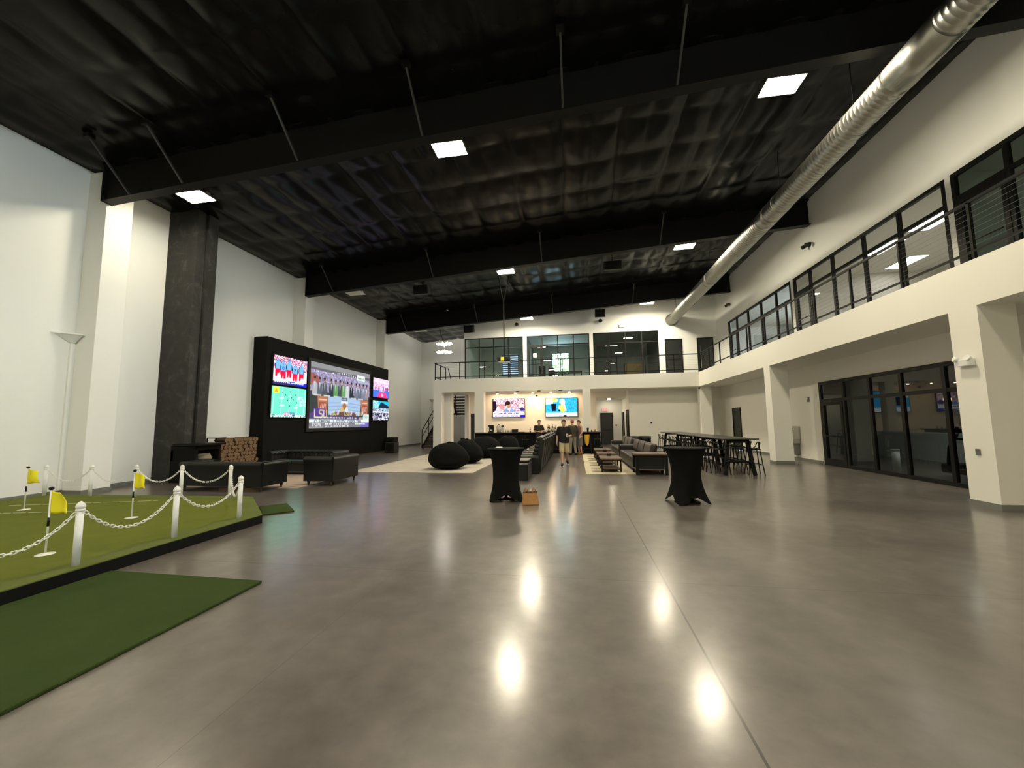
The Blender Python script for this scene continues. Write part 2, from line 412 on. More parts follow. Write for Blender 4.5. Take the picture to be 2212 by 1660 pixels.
# sagging insulation between purlins
def ceil_mesh():
    mb = MB(); nx, ny = 280, 330; x0, x1, y0, y1 = -12.5, 8.9, -9.2, 31.2
    def f(u, v):
        x = x0 + (x1 - x0) * u; y = y0 + (y1 - y0) * v
        wx = .10 * noise.noise(Vector((x * .5, y * .35, 7.7))); wy = .16 * noise.noise(Vector((x * .4, y * .4, 1.7)))
        px = (x + wx + 12.4) / .765; py = (y + wy - 0.4) / 1.36
        sx = abs(math.sin(PI * px)) ** .7; sy = abs(math.sin(PI * py)) ** .45
        big = abs(math.sin(PI * px / 2)) ** .6
        w = noise.noise(Vector((x * 1.3, y * 1.0, 3.1))) * .016 + noise.noise(Vector((x * 3.4, y * 2.6, 9.1))) * .010
        edge = max(0.0, min(1.0, (x + 12.45) / 0.5, (8.9 - x) / 0.5))
        return (x, y, roof(x) + 0.02 - edge * (.045 * sx * sy + .06 * big * (.55 + .45 * sy) + w))
    return mb.grid(f, nx, ny)
ceil_o = struct('ceiling', ceil_mesh(), M_blackceil)
struct('roof', MB().add([(-12.8, -9.4, roof(-12.8) + .3), (14.2, -9.4, roof(14.2) + .3), (14.2, 31.5, roof(14.2) + .3), (-12.8, 31.5, roof(-12.8) + .3)], [(0, 1, 2, 3)]), M_blacksteel)

# tapered rafters with flange braces
def rafter(i, y, xl=-11.75, xr=8.74):
    r = sroot('beam_%d' % i)
    def slab(ya, yb, zlo, zhi):
        mb = MB(); x = [xl, xr]
        vs_ = [(a, b, c) for a in x for b in (ya, yb) for c in (zlo(a), zhi(a))]
        return mb.add(vs_, [(0, 1, 3, 2), (4, 6, 7, 5), (0, 4, 5, 1), (2, 3, 7, 6), (0, 2, 6, 4), (1, 5, 7, 3)])
    slab(y - 0.012, y + 0.012, lambda a: beamz(a), lambda a: roof(a) - 0.02).build('web', M_blacksteel, r)
    slab(y - 0.13, y + 0.13, lambda a: beamz(a) - 0.025, lambda a: beamz(a)).build('bottom_flange', M_blacksteel, r)
    slab(y - 0.13, y + 0.13, lambda a: roof(a) - 0.06, lambda a: roof(a) - 0.02).build('top_flange', M_blacksteel, r)
    MB().box((xl, y - .13, beamz(xl) - .03), (xl + .03, y + .13, roof(xl) - .05)).build('end_plate', M_blacksteel, r)
    return r
for i, y in enumerate((8.05, 15.85, 23.6)):
    rafter(i + 1, y)
    xs = (-10.9, -9.35, -6.25, -3.2, -0.1, 2.2) if i == 0 else (-10.4, -5.8, -1.2, 3.4)
    words = ('first', 'second', 'third', 'fourth', 'fifth', 'sixth')
    nm = ('nearest', 'middle', 'farthest')[i]
    for k, x in enumerate(xs):
        t = thing('flange_brace', '%s slim diagonal brace from the left wall on the %s roof beam' % (words[k], nm), 'brace', (x, y - 0.10, beamz(x)), group='diagonal roof beam braces')
        MB().bar((0, 0, 0.0), (0, -.92, roof(x) - beamz(x) - 0.12), 0.04, 0.04).build('rod', M_brace, t)
        MB().cb((0, -.92, roof(x) - beamz(x) - 0.10), (0.16, 0.14, 0.10)).build('clip', M_blacksteel, t)

# ---- mezzanine
mez = sroot('mezzanine')
MB().box((FX, -9.3, ZB), (14.2, 31.4, ZT)).box((-9.0, FY, ZB), (FX, BY + 0.9, ZT)).box((-7.41, BY + 0.9, ZB), (FX, 31.4, ZT)).build('slab', M_fascia, mez)
# columns under the front edge
def colm(n, x0, x1, y0, y1):
    struct('column_%d' % n, MB().box((x0, y0, 0), (x1, y1, ZB)), M_fascia)
    struct('trim_%d' % (n + 20), MB().box((x0 - .012, y0 - .012, 0), (x1 + .012, y1 + .012, 0.115)), M_base)
colm(1, FX, 7.70, 8.22, 8.78)
colm(2, FX, 7.72, 16.05, 16.52)
colm(3, FX, 7.75, 24.6, 25.1)
colm(4, -9.0, -8.45, 24.6, 25.15)
colm(5, -6.29, -5.70, 24.6, 25.15)
colm(6, 0.43, 0.88, 24.6, 25.05)
# lower walls
struct('wall_bar', wallY(27.2, 27.4, -6.3, 1.35, 0, ZB), M_fascia)
struct('wall_hall_front', wallY(27.2, 27.4, 1.35, 3.27, 3.2, ZB), M_fascia)
struct('wall_hall_back', wallY(30.0, 30.2, 1.3, 3.5, 0, ZB), M_wall)
struct('wall_hall_left', wallX(1.25, 1.35, 27.4, 30.0, 0, ZB), M_wall)
struct('wall_lower_back', wallY(25.9, 26.1, 3.27, RXL, 0, ZB), M_fascia)
struct('wall_hall_right', wallX(3.27, 3.43, 26.1, 30.0, 0, ZB), M_wall)
struct('ceiling_hall', MB().box((1.35, 27.4, 3.2), (3.27, 30.0, 3.3)), M_wall)
struct('wall_stair_side', wallX(-6.35, -6.25, 27.2, 31.0, 0, ZB), M_wall)
struct('wall_stair_panel', wallY(27.2, 27.4, -7.66, -6.3, 0, ZB, [(-7.22, -6.42, 0, 2.29)]), M_wall)
struct('column_7', MB().box((-8.66, 25.5, 0), (-8.09, 26.0, ZB)), M_wall, bevel=0.006)
struct('wall_stair_end', wallY(31.0, 31.3, LX - .3, -7.41, 0, 9.0), M_wall)
struct('wall_stair_right', wallX(-7.41, -7.31, 27.1, 31.0, 0, 9.0), M_wall)
struct('wall_lower_right', wallX(RXL, RXL + 0.15, 7.2, 27.2, 0, ZB, [(8.0, 9.0, 0, 2.95), (9.35, 16.05, 0, 2.93), (23.14, 24.24, 0, 2.29)]), M_fascia)
struct('baseboard_back', MB().box((3.27, 25.88, 0), (8.7, 25.9, .11)).box((0.9, 27.18, 0), (1.35, 27.2, .11)), M_base)
struct('baseboard_right', MB().box((RXL - .02, 16.1, 0), (RXL, 23.1, .11)).box((RXL - .02, 24.25, 0), (RXL, 25.9, .11)), M_base)

# ---- upper walls
W1, W2, W3 = (-7.38, -3.37), (-3.12, 0.98), (1.22, 5.28)
ZW = 7.37
struct('wall_back_upper', wallY(BY, BY + 0.15, -7.41, RXU + .15, ZT, 10.2,
       [(*W1, ZT, ZW), (*W2, ZT, ZW), (*W3, ZT, ZW), (5.65, 6.69, ZT, 6.76), (7.56, 8.52, ZT, 6.76)]), M_wall)
struct('wall_right_upper', wallX(RXU, RXU + 0.15, -9.3, BY, ZT, 10.3, [(-8.8, 2.3, ZT, 9.2), (2.6, 10.34, ZT, 7.22), (10.5, 17.24, ZT, 7.22), (17.46, 24.23, ZT, 7.22)]), M_wall)  # nearest opening is unseen, added for fill daylight
# rooms upstairs at the back
struct('wall_office_back', wallY(31.0, 31.3, -7.41, 14.2, ZT, 10.2, [(-5.69, -4.35, 5.3, 7.0), (-1.73, -0.40, 5.3, 7.0)]), M_wall)
struct('ceiling_office', MB().box((-7.31, BY + .15, 7.5), (RXU, 31.0, 7.6)), M_wall)
for k, x in enumerate((-3.25, 1.10, 5.45)):
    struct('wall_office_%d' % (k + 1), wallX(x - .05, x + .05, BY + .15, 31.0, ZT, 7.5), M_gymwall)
# rooms upstairs on the right
struct('wall_outer_right', wallX(13.8, 14.1, -9.3, 31.3, 0, 10.6, [(18.6, 22.6, 5.0, 7.0), (-8.8, 2.3, 4.6, 9.4)]), M_beige)  # second opening added out of view, lets in fill daylight
struct('ceiling_room_right', MB().box((RXU + .15, 2.4, 7.28), (13.8, BY, 7.4)), M_beige)
struct('wall_room_1', wallY(17.30, 17.40, RXU + .15, 13.8, ZT, 7.28), M_beige)
struct('wall_room_2', wallY(10.38, 10.46, RXU + .15, 13.8, ZT, 7.28), M_beige)
struct('wall_room_4', wallY(2.4, 2.5, RXU + .15, 13.8, ZT, 10.2), M_beige)
struct('wall_room_3', wallY(26.2, 26.3, RXU + .15, 13.8, ZT, 7.28), M_beige)
# gym downstairs
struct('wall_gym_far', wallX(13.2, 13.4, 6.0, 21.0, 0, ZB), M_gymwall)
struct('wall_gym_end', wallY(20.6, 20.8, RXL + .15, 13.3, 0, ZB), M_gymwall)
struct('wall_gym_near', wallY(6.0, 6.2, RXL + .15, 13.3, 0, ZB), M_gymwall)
struct('trim_1', MB().box((13.12, 6.2, 0), (13.2, 20.6, 1.06)), M_wall)
# end of the hall behind the camera, closed
struct('wall_front', wallY(-9.3, -9.1, -12.8, 14.2, 0, 10.8), M_wall)
struct('wall_right_near', wallX(RXL, RXL + .15, -9.2, 7.2, 0, ZB), M_fascia)

# ---- glazed partitions
WN = [0]
def glazing(plane, c, a0, a1, z0, z1, vert, horiz, mat, fw=0.075, door=None, dep=0.09, thin=0.06):
    WN[0] += 1
    r = sroot('window_%d' % WN[0])
    def B(mb, p, q, w0, w1, e=0.0):
        if plane == 'Y': mb.box((p, c - dep / 2 - e, w0), (q, c + dep / 2 + e, w1))
        else: mb.box((c - dep / 2 - e, p, w0), (c + dep / 2 + e, q, w1))
        return mb
    f = MB(); B(f, a0, a0 + fw, z0, z1); B(f, a1 - fw, a1, z0, z1); B(f, a0 + fw, a1 - fw, z1 - fw, z1); B(f, a0 + fw, a1 - fw, z0, z0 + fw)
    f.build('frame', M_frame, r)
    for v in vert: B(MB(), v - thin / 2, v + thin / 2, z0 + fw, z1 - fw, -0.004).build('mullion', M_frame, r)
    for h in horiz: B(MB(), a0 + fw, a1 - fw, h - thin / 2, h + thin / 2, -0.008).build('transom', M_frame, r)
    p = MB()
    if plane == 'Y': p.box((a0 + .02, c - .004, z0 + .02), (a1 - .02, c + .004, z1 - .02))
    else: p.box((c - .004, a0 + .02, z0 + .02), (c + .004, a1 - .02, z1 - .02))
    p.build('pane', mat, r)
    if door:
        d0, d1, zt = door
        d = MB(); s = 0.11
        B(d, d0, d0 + s, z0 + .01, zt, .006); B(d, d1 - s, d1, z0 + .01, zt, .006); B(d, d0 + s, d1 - s, zt - s, zt, .006); B(d, d0 + s, d1 - s, z0 + .01, z0 + .24, .006)
        dl = d.build('door_leaf', M_frame, r)
        h = MB(); zz = z0 + 1.02
        if plane == 'Y': h.cyl((d0 + s, c - .10, zz), (d1 - s, c - .10, zz), .017)
        else: h.cyl((c - .10, d0 + s, zz), (c - .10, d1 - s, zz), .017)
        h.build('push_bar', M_frame, dl)
    return r
def panes(a, n): return [a[0] + (a[1] - a[0]) * k / n for k in range(1, n)]
glazing('Y', BY + .05, *W1, ZT, ZW, panes(W1, 4), [6.73], M_glass, fw=.055)
glazing('Y', BY + .05, *W2, ZT, ZW, panes(W2, 4), [6.72], M_glass, fw=.055, door=(-3.02, -2.12, 6.68))
glazing('Y', BY + .05, *W3, ZT, ZW, panes(W3, 4), [6.66], M_glassdim, fw=.055, door=(1.30, 2.2, 6.62))
glazing('X', RXU + .03, 17.46, 24.23, ZT, 7.22, (18.73, 20.17, 21.63, 23.07), [6.47], M_glassclear, fw=.09, thin=.09, door=(23.09, 24.14, 6.44))
glazing('X', RXU + .03, 10.5, 17.24, ZT, 7.22, (11.92, 13.28, 14.79, 16.12), [6.57], M_glassclear, fw=.09, thin=.09, door=(16.15, 17.15, 6.54))
glazing('X', RXU + .03, 2.6, 10.34, ZT, 7.22, (4.6, 6.1, 7.6, 9.15), [6.60], M_glass, fw=.09, thin=.09, door=(9.19, 10.25, 6.56))
glazing('X', RXL + .03, 9.35, 16.05, 0, 2.93, (11.05, 12.36, 13.55, 14.75), [2.26], M_glassdim, fw=.10, thin=.10, door=(14.82, 15.95, 2.2))
glazing('X', RXL + .03, 8.0, 9.0, 0, 2.95, (), [2.26], M_glassdim, fw=.10, thin=.10)
glazing('X', RXU + .03, -8.8, 2.3, ZT, 9.2, (-7.2, -5.6, -4.0, -2.4, -.8, .8), [6.6], M_glassclear, fw=.09, thin=.09)  # unseen glazing, added so daylight fills the left wall
glazing('X', 13.9, -8.8, 2.3, 4.6, 9.4, (-6.0, -3.2, -.4), (), M_glassclear, fw=.06)  # added outer window feeding that fill daylight, out of view
# outside windows of the offices
glazing('Y', 31.1, -5.69, -4.35, 5.3, 7.0, (), (), M_glass, fw=.05)
glazing('Y', 31.1, -1.73, -0.40, 5.3, 7.0, (-1.06,), (), M_glass, fw=.05)
glazing('X', 13.9, 18.6, 22.6, 5.0, 7.0, (20.0, 21.3), (), M_glassclear, fw=.06)
bl = thing('window_blind', 'pale blue horizontal blind covering the left upstairs office window', 'blind', (-5.02, 30.98, 5.3))
for k in range(10): MB().box((-.63, -.003, .02 + k * .165), (.63, .005, .178 + k * .165)).build('slat', M_blind, bl)
# doors
def solid_door(n, plane, c, a0, a1, z0, z1, side=-1, mat=None, bar=True, handle=None):
    r = sroot('door_%d' % n); mat = mat or M_doorblack
    f = MB(); l = MB(); s = .06
    def B(mb, p, q, w0, w1, d0, d1):
        if plane == 'Y': mb.box((p, c + d0, w0), (q, c + d1, w1))
        else: mb.box((c + d0, p, w0), (c + d1, q, w1))
    B(f, a0 - s, a0, z0, z1 + s, -.03, .1); B(f, a1, a1 + s, z0, z1 + s, -.03, .1); B(f, a0, a1, z1, z1 + s, -.03, .1)
    B(l, a0 + .004, a1 - .004, z0 + .01, z1 - .004, 0.0, .05)
    f.build('door_frame', M_frame, r); lf = l.build('door_leaf', mat, r)
    h = MB()
    if handle: handle(h)
    elif plane == 'Y': h.box((a0 + .08, c - .07, z0 + 1.0), (a1 - .08, c - .02, z0 + 1.05))
    else: h.box((c - .07, a0 + .08, z0 + 1.0), (c - .02, a0 + .22, z0 + 1.03))
    h.build('handle', M_chrome if handle else M_frame, lf)
    return r
solid_door(1, 'Y', BY - .01, 5.71, 6.63, ZT, 6.70)
solid_door(2, 'Y', BY - .01, 7.62, 8.46, ZT, 6.70, handle=lambda h: h.cyl((7.74, BY - .07, ZT + .4), (7.74, BY - .07, ZT + 1.9), .016))
solid_door(3, 'Y', 29.9, 1.80, 2.55, 0, 2.2)
solid_door(4, 'X', RXL - .02, 23.2, 24.18, 0, 2.23)
solid_door(5, 'Y', 27.22, -7.16, -6.48, 0, 2.23)
solid_door(6, 'X', 3.22, 26.1, 26.85, 0, 2.3)
solid_door(7, 'X', 3.22, 28.6, 29.4, 0, 2.2)

# ---- railings (black steel with horizontal cables)
def railing(name, label, pts, posts, top=1.08, bot=0.16, cables=8):
    t = thing(name, label, 'railing', (0, 0, 0))
    for nm, z, w in (('top_rail', top, .05), ('bottom_rail', bot, .04)):
        mb = MB()
        for a, b in zip(pts[:-1], pts[1:]): mb.bar((a[0], a[1], a[2] + z), (b[0], b[1], b[2] + z), w, w)
        mb.build(nm, M_blacksteel, t)
    for p in posts: MB().box((p[0] - .025, p[1] - .025, p[2] + .004), (p[0] + .025, p[1] + .025, p[2] + top)).build('post', M_blacksteel, t)
    for k in range(cables):
        z = bot + (top - bot) * (k + 1) / (cables + 1); mb = MB()
        for a, b in zip(pts[:-1], pts[1:]): mb.cyl((a[0], a[1], a[2] + z), (b[0], b[1], b[2] + z), .0022, n=5, caps=False)
        mb.build('cable', M_greysteel, t)
    return t
yb = FY + .05; xr = FX + .05
railing('balcony_railing', 'black cable railing along the back balcony above the bar', [(-8.93, yb, ZT), (xr - .04, yb, ZT)], [(-8.9 + 1.63 * k, yb, ZT) for k in range(10)])
railing('balcony_railing', 'black cable railing along the right hand balcony below the silver duct', [(xr, yb, ZT), (xr, -1, ZT)], [(xr, 24.4 - 1.62 * k, ZT) for k in range(16)])
railing('balcony_railing', 'short black railing at the stair end of the back balcony', [(-8.95, yb + .08, ZT), (-8.95, 26.9, ZT)], [(-8.95, 25.8, ZT), (-8.95, 26.88, ZT)], cables=0)

# ---- stairs (two open-riser flights)
st = thing('staircase', 'dark steel staircase with wood treads at the far left corner', 'staircase', (0, 0, 0))
for sx in (-9.98, -9.02): MB().bar((sx, 25.3, .05), (sx, 28.9, 2.35), .05, .26).build('stringer', M_blacksteel, st)
for sx in (-8.78, -7.55): MB().bar((sx, 29.0, 2.25), (sx, 27.1, 4.3), .05, .26).build('stringer', M_blacksteel, st)
for k in range(12): MB().box((-9.96, 25.35 + k * .3, .16 + k * .192), (-9.04, 25.66 + k * .3, .21 + k * .192)).build('tread', M_darkwood, st)
for k in range(12): MB().box((-9.94, 25.36 + k * .3, .03 + k * .192), (-9.06, 25.375 + k * .3, .165 + k * .192)).build('riser', M_darkwood, st)
for k in range(10): MB().box((-8.76, 28.72 - k * .175, 2.48 + k * .195), (-7.57, 28.99 - k * .175, 2.57 + k * .195)).build('tread', M_darkwood, st)
MB().box((-10.0, 28.9, 2.28), (-7.52, 30.3, 2.38)).build('landing', M_blacksteel, st)
h = MB()
h.bar((-10.02, 25.3, 1.2), (-10.02, 28.9, 3.50), .04, .04).bar((-10.02, 25.3, .75), (-10.02, 28.9, 3.05), .03, .03)
for k in range(4):
    y = 25.3 + k * 1.2; h.box((-10.04, y - .02, .06 + k * .767), (-10.0, y + .02, 1.2 + k * .767))
h.build('handrail', M_blacksteel, st)
h = MB().bar((-8.80, 26.95, 5.5), (-8.80, 29.0, 3.35), .04, .04)
for k in range(2): h.box((-8.82, 27.6 + k * 1.1, 3.75 - k * 1.15), (-8.78, 27.64 + k * 1.1, 4.8 - k * 1.15))
h.build('handrail', M_blacksteel, st)
tag(MB().box((-8.05, 27.5, 0.0), (-7.72, 27.85, .58)).build('waste_bin', M_black, None, bevel=.02), 'black waste bin under the open stairs', 'bin')

# ---- black media wall with screens
struct('wall_media', MB().box((LX + .01, 13.73, 0), (-11.8, 23.98, 5.1)), M_blackmat, bevel=.01)
# ---- dark chimney breast
struct('chimney', MB().box((LX + .005, 10.2, 0), (-11.36, 10.44, 8.33)).box((LX + .005, 10.44, 0), (-11.48, 10.52, 8.33)).box((LX + .005, 10.52, 0), (-11.30, 10.86, 8.33)).cyl((-11.40, 10.475, 0), (-11.40, 10.475, 8.3), .035), M_stone)

# ================================================================== LAMPS AND CEILING EQUIPMENT
def lamp(x, y, z, label, lit, group, lens=None):
    t = thing('high_bay_lamp', label, 'ceiling lamp', (x, y, z), 0, group)
    MB().box((-.40, -.27, .02), (.40, .27, .055)).box((-.40, -.07, .055), (.40, .07, .12)).build('housing', M_white if not lit else M_greysteel, t, bevel=.008)
    for s in (-1, 1):
        MB().box((-.37, s * .135 - .105, .008), (.37, s * .135 + .105, .021)).build('lens', (lens or M_lens) if lit else M_lensoff, t)
    h = roof(x) - z - .02
    for s in (-1, 1): MB().cyl((s * .36, 0, .055), (s * .36, 0, h), .006, n=6).build('hanger_cable', M_blacksteel, t)
LXS = (-10.15, -2.92, 4.66); rows = ((9.0, 'first'), (17.05, 'second'), (24.2, 'third'))
colz = (7.87, 8.36, 8.89)
cn = ('left', 'middle', 'right')
for j, (y, rn) in enumerate(rows):
    for i, x in enumerate(LXS):
        lit = not (i == 0 and j > 0)
        z = colz[i] - (0.13, 0.06, 0.06)[i] * (j > 0)
        if i == 0 and j > 0: z = 7.76
        if j == 2: x, z = ((-9.79, 7.57), (-2.87, 8.03), (4.35, 8.59))[i]
        place = {0: 'nearest the camera', 1: 'half way along the hall', 2: 'by the back balcony'}[j]
        lamp(x, y, z, ('lit twin lens ceiling lamp, %s row, %s' if lit else 'unlit white ceiling lamp, %s row, %s') % (cn[i], place), lit, 'high bay lamps', M_lens_dim if i == 0 else None)
for y, w in ((1.0, 'unseen above the camera'), (-6.0, 'unseen behind the camera')):  # unseen rows added to light the hall, the overhead one dimmed
    for i, x in enumerate(LXS): lamp(x, y, colz[i], 'lit twin lens ceiling lamp, %s row, %s' % (cn[i], w), True, 'high bay lamps', M_lens_dim if y > 0 else None)

# spiral duct
dt = thing('air_duct', 'long round silver spiral air duct hanging along the right side', 'duct', (6.15, 0, 7.98))
def duct(y0, y1, r, ribs):
    prof = []; y = y0; step = .11
    if not ribs: prof = [(r, y0), (r, y1)]
    else:
        while y < y1 - step:
            prof += [(r, y), (r, y + step - .02), (r + .004, y + step - .012), (r + .004, y + step - .005)]; y += step
        prof += [(r, y), (r, y1)]
    mb = MB().lathe(prof, n=40); mb.xf(Matrix(((1, 0, 0), (0, 0, 1), (0, -1, 0))).to_4x4()); 
    return mb
for k, (a, b) in enumerate(((-6.0, 0.6), (0.7, 6.9), (8.0, 13.0), (13.4, 18.6), (19.0, 26.18))):
    duct(a, b, .30, True).build('spiral_pipe', M_galv, dt)
for a, b in ((6.9, 8.0), (13.0, 13.4), (18.6, 19.0)):
    duct(a, b, .308, False).build('sleeve', M_galv, dt)
for y in (8.9, 11.6, 16.3, 21.6):
    mb = MB()
    for q in range(6):
        th = math.radians(-62 + q * 5)
        mb.bar((.304 * math.cos(th), y, .304 * math.sin(th)), (.304 * math.cos(th), y + .55, .304 * math.sin(th)), .012, .012)
    mb.build('side_grille', M_blacksteel, dt)
for y in (6.2, 9.2, 12.4, 15.5, 18.7, 22.0, 25.0):
    MB().cyl((0, y, .30), (0, y, roof(6.15) - 8.0), .008, n=6).build('hanger_rod', M_blacksteel, dt)
    MB().lathe([(.311, -.02), (.311, .02)], n=32).xf(Matrix(((1, 0, 0), (0, 0, 1), (0, -1, 0))).to_4x4()).xf(Matrix.Translation((0, y, 0))).build('strap', M_galv, dt)
MB().lathe([(.40, -.02), (.40, .0)], n=40).xf(Matrix(((1, 0, 0), (0, 0, 1), (0, -1, 0))).to_4x4()).xf(Matrix.Translation((0, 26.18, 0))).build('wall_collar', M_galv, dt)

# speakers, cameras, detectors
def speaker(x, y, z, label, w=.62, h=.50, d=.45, hang=0.0, tilt=0.25):
    t = thing('loudspeaker', label, 'speaker', (x, y, z), 0, 'hanging black loudspeakers')
    MB().cb((0, 0, 0), (w, d, h)).xf(Matrix.Rotation(tilt, 4, 'X')).build('cabinet', M_black, t, bevel=.012)
    MB().cb((0, -d / 2 - .01, 0), (w * .9, .015, h * .88)).xf(Matrix.Rotation(tilt, 4, 'X')).build('grille', M_blackmat, t)
    MB().bar((0, d * .2, h * .4), (0, d * .2, hang), .04, .04).build('bracket', M_blacksteel, t)
    MB().cyl((.02, d * .2, hang - .14), (.02, d * .2, hang - .02), .035, n=10).build('mount_cap', M_white, t)
speaker(-6.85, 25.4, 7.86, 'black loudspeaker hanging above the left balcony window', hang=roof(-6.85) - 7.86)
speaker(1.66, 25.4, 8.45, 'black loudspeaker hanging above the right balcony window', hang=roof(1.66) - 8.45)
speaker(-6.75, 16.9, 7.68, 'black loudspeaker below the second roof beam on the left', w=.7, h=.4, hang=roof(-6.75) - 7.68)
speaker(1.72, 17.2, 8.30, 'black loudspeaker below the second roof beam on the right', w=.75, h=.36, hang=roof(1.72) - 8.30)
def dome(x, y, z, label, q=1.0):
    t = thing('security_camera', label, 'camera', (x, y, z), 0, 'wall security cameras')
    MB().cyl((0, 0, 0), (0, -.12 * q, 0), .05 * q, n=10).build('arm', M_black, t)
    MB().ell((0, -.18 * q, -.02 * q), (.13 * q, .13 * q, .12 * q), 14, 8).build('head', M_black, t)
dome(-3.75, BY, 8.18, 'black dome camera on the back wall right of the left loudspeaker')
dome(1.72, BY, 8.14, 'black dome camera on the back wall below the right loudspeaker')
dome(FX - .05, FY - .01, 3.5, 'small black camera under the inside corner of the balcony', .5)
dome(-2.62, 27.2, 3.45, 'small black camera high on the wall between the bar televisions', .55)
def twin(x, y, z, label):
    t = thing('flood_light', label, 'flood light', (x, y, z), 0, 'twin head flood lights')
    MB().box((-.05, -.05, -.06), (0, .05, .06)).build('bracket', M_black, t)
    for s in (-1, 1): MB().cyl((-.05, s * .10, .02), (-.22, s * .13, -.05), .05, .075, n=12).build('lamp_head', M_black, t)
twin(RXU, 15.9, 8.06, 'black twin flood light on the right wall near the middle window')
twin(RXU, 23.8, 8.12, 'black twin flood light on the right wall near the far corner')
def emerg(loc, rz, label):
    t = thing('emergency_light', label, 'emergency light', loc, rz, 'white emergency lights')
    MB().cb((0, -.045, 0), (.30, .09, .13)).build('housing', M_white, t, bevel=.012)
    for s in (-1, 1): MB().cyl((s * .11, -.06, .07), (s * .13, -.12, .09), .045, .05, n=12).build('lamp_head', M_white, t)
emerg((FX, 8.51, 2.60), -PI / 2, 'white twin head emergency light on the nearest right column')
emerg((3.05, BY, 7.72), 0, 'white emergency light above the right balcony window')
tag(MB().box((FX - .02, 8.47, .93), (FX, 8.55, 1.04)).build('thermostat', M_greysteel, None, bevel=.004), 'small grey control plate low on the nearest right column', 'control plate')
t = thing('wall_plate', 'white square plate with black knob on the wall behind the sofas', 'wall plate', (4.52, 25.9, 1.52))
MB().box((-.11, -.02, -.09), (.11, 0, .09)).build('plate', M_white, t, bevel=.005); MB().ell((.05, -.03, 0), (.06, .05, .06), 12, 8).build('knob', M_black, t)
t = thing('fire_alarm', 'small dark fire alarm on the wall beside the gym door', 'alarm', (RXL, 16.74, 2.36))
MB().box((-.05, -.06, -.09), (0, .06, .09)).build('case', M_greysteel, t, bevel=.008); MB().ell((-.06, 0, .02), (.03, .04, .05), 10, 6).build('strobe', M_white, t)
t = thing('wall_plate', 'brass coloured round plate beside the door below the exit sign', 'wall plate', (2.85, 30.0, 1.36))
MB().cyl((0, -.015, 0), (0, 0, 0), .07, n=16).build('plate', M_tan, t); MB().ell((0, -.02, 0), (.03, .02, .03), 8, 6).build('knob', M_black, t)
for x, y, lab, z, hh in ((LX, 8.02, 'white wedge shaped ledge on the nearest left pillar', 3.93, .22), (-11.5, 30.9, 'white wedge shaped ledge in the far left corner', 3.6, .22)):
    t = thing('wall_ledge', lab, 'ledge', (x, y, z), 0, 'wedge ledges')
    MB().prism([(0, -.42), (.34, -.06), (.34, .06), (0, .06)], -.03, .0).build('top_board', M_wall, t, bevel=.004)
    MB().add([(0, -.34, -.03), (.28, -.04, -.03), (.28, .05, -.03), (0, .05, -.03), (0, -.02, -hh), (.06, .0, -hh), (.06, .05, -hh), (0, .05, -hh)],
             [(0, 1, 2, 3), (7, 6, 5, 4), (0, 4, 5, 1), (1, 5, 6, 2), (2, 6, 7, 3), (3, 7, 4, 0)]).build('bracket', M_wall, t)
    MB().box((0, -.02, -z + .12), (.05, .08, -hh)).build('casing', M_wall, t)
# projector on its pole
t = thing('projector', 'black ceiling projector with yellow label on a long pole', 'projector', (-3.3, 18.6, 4.62))
MB().cb((0, 0, 0), (.62, .42, .20)).build('case', M_black, t, bevel=.02)
MB().cb((-.05, -.215, .0), (.16, .01, .17)).build('label_plate', M_yellow, t)
MB().cyl((-.30, .05, 0), (-.38, .05, 0), .07, n=14).build('lens', M_chrome, t)
MB().cyl((0, 0, .10), (0, 0, 2.9), .028, n=10).build('pole', M_blacksteel, t)
hz = roof(-3.3) - 4.62
for s in (-1, 1): MB().cyl((0, 0, 2.75), (s * .30, 0, hz), .018, n=8).build('strut', M_blacksteel, t)
MB().cb((0, 0, -.13), (.52, .36, .02)).build('bottom_plate', M_white, t)
# sprinkler conduit, stair chandelier
t = thing('starburst_chandelier', 'two tier starburst chandelier of glowing bars above the stairs', 'chandelier', (-9.5, 28.2, 7.05))
for z, nb in ((.42, 5), (-.20, 5)):
    for k in range(nb):
        a = PI * k / nb + z; dx, dy = math.cos(a) * .58, math.sin(a) * .58
        MB().bar((-dx, -dy, z + .02 * k), (dx, dy, z + .05 - .01 * k), .06, .05).build('light_bar', M_led, t)
MB().cyl((0, 0, -.25), (0, 0, .5), .03, n=10).build('hub', M_chrome, t)
MB().cyl((0, 0, .5), (-.4, .2, roof(-9.5) - 7.05 - .06), .02, n=8).build('hanger_rod', M_blacksteel, t)
t = thing('ceiling_detector', 'small black detector on the ceiling above the starburst chandelier', 'detector', (-9.6, 26.2, roof(-9.6) - .25))
MB().cyl((0, 0, .0), (0, 0, .2), .10, .13, n=14).build('case', M_black, t)

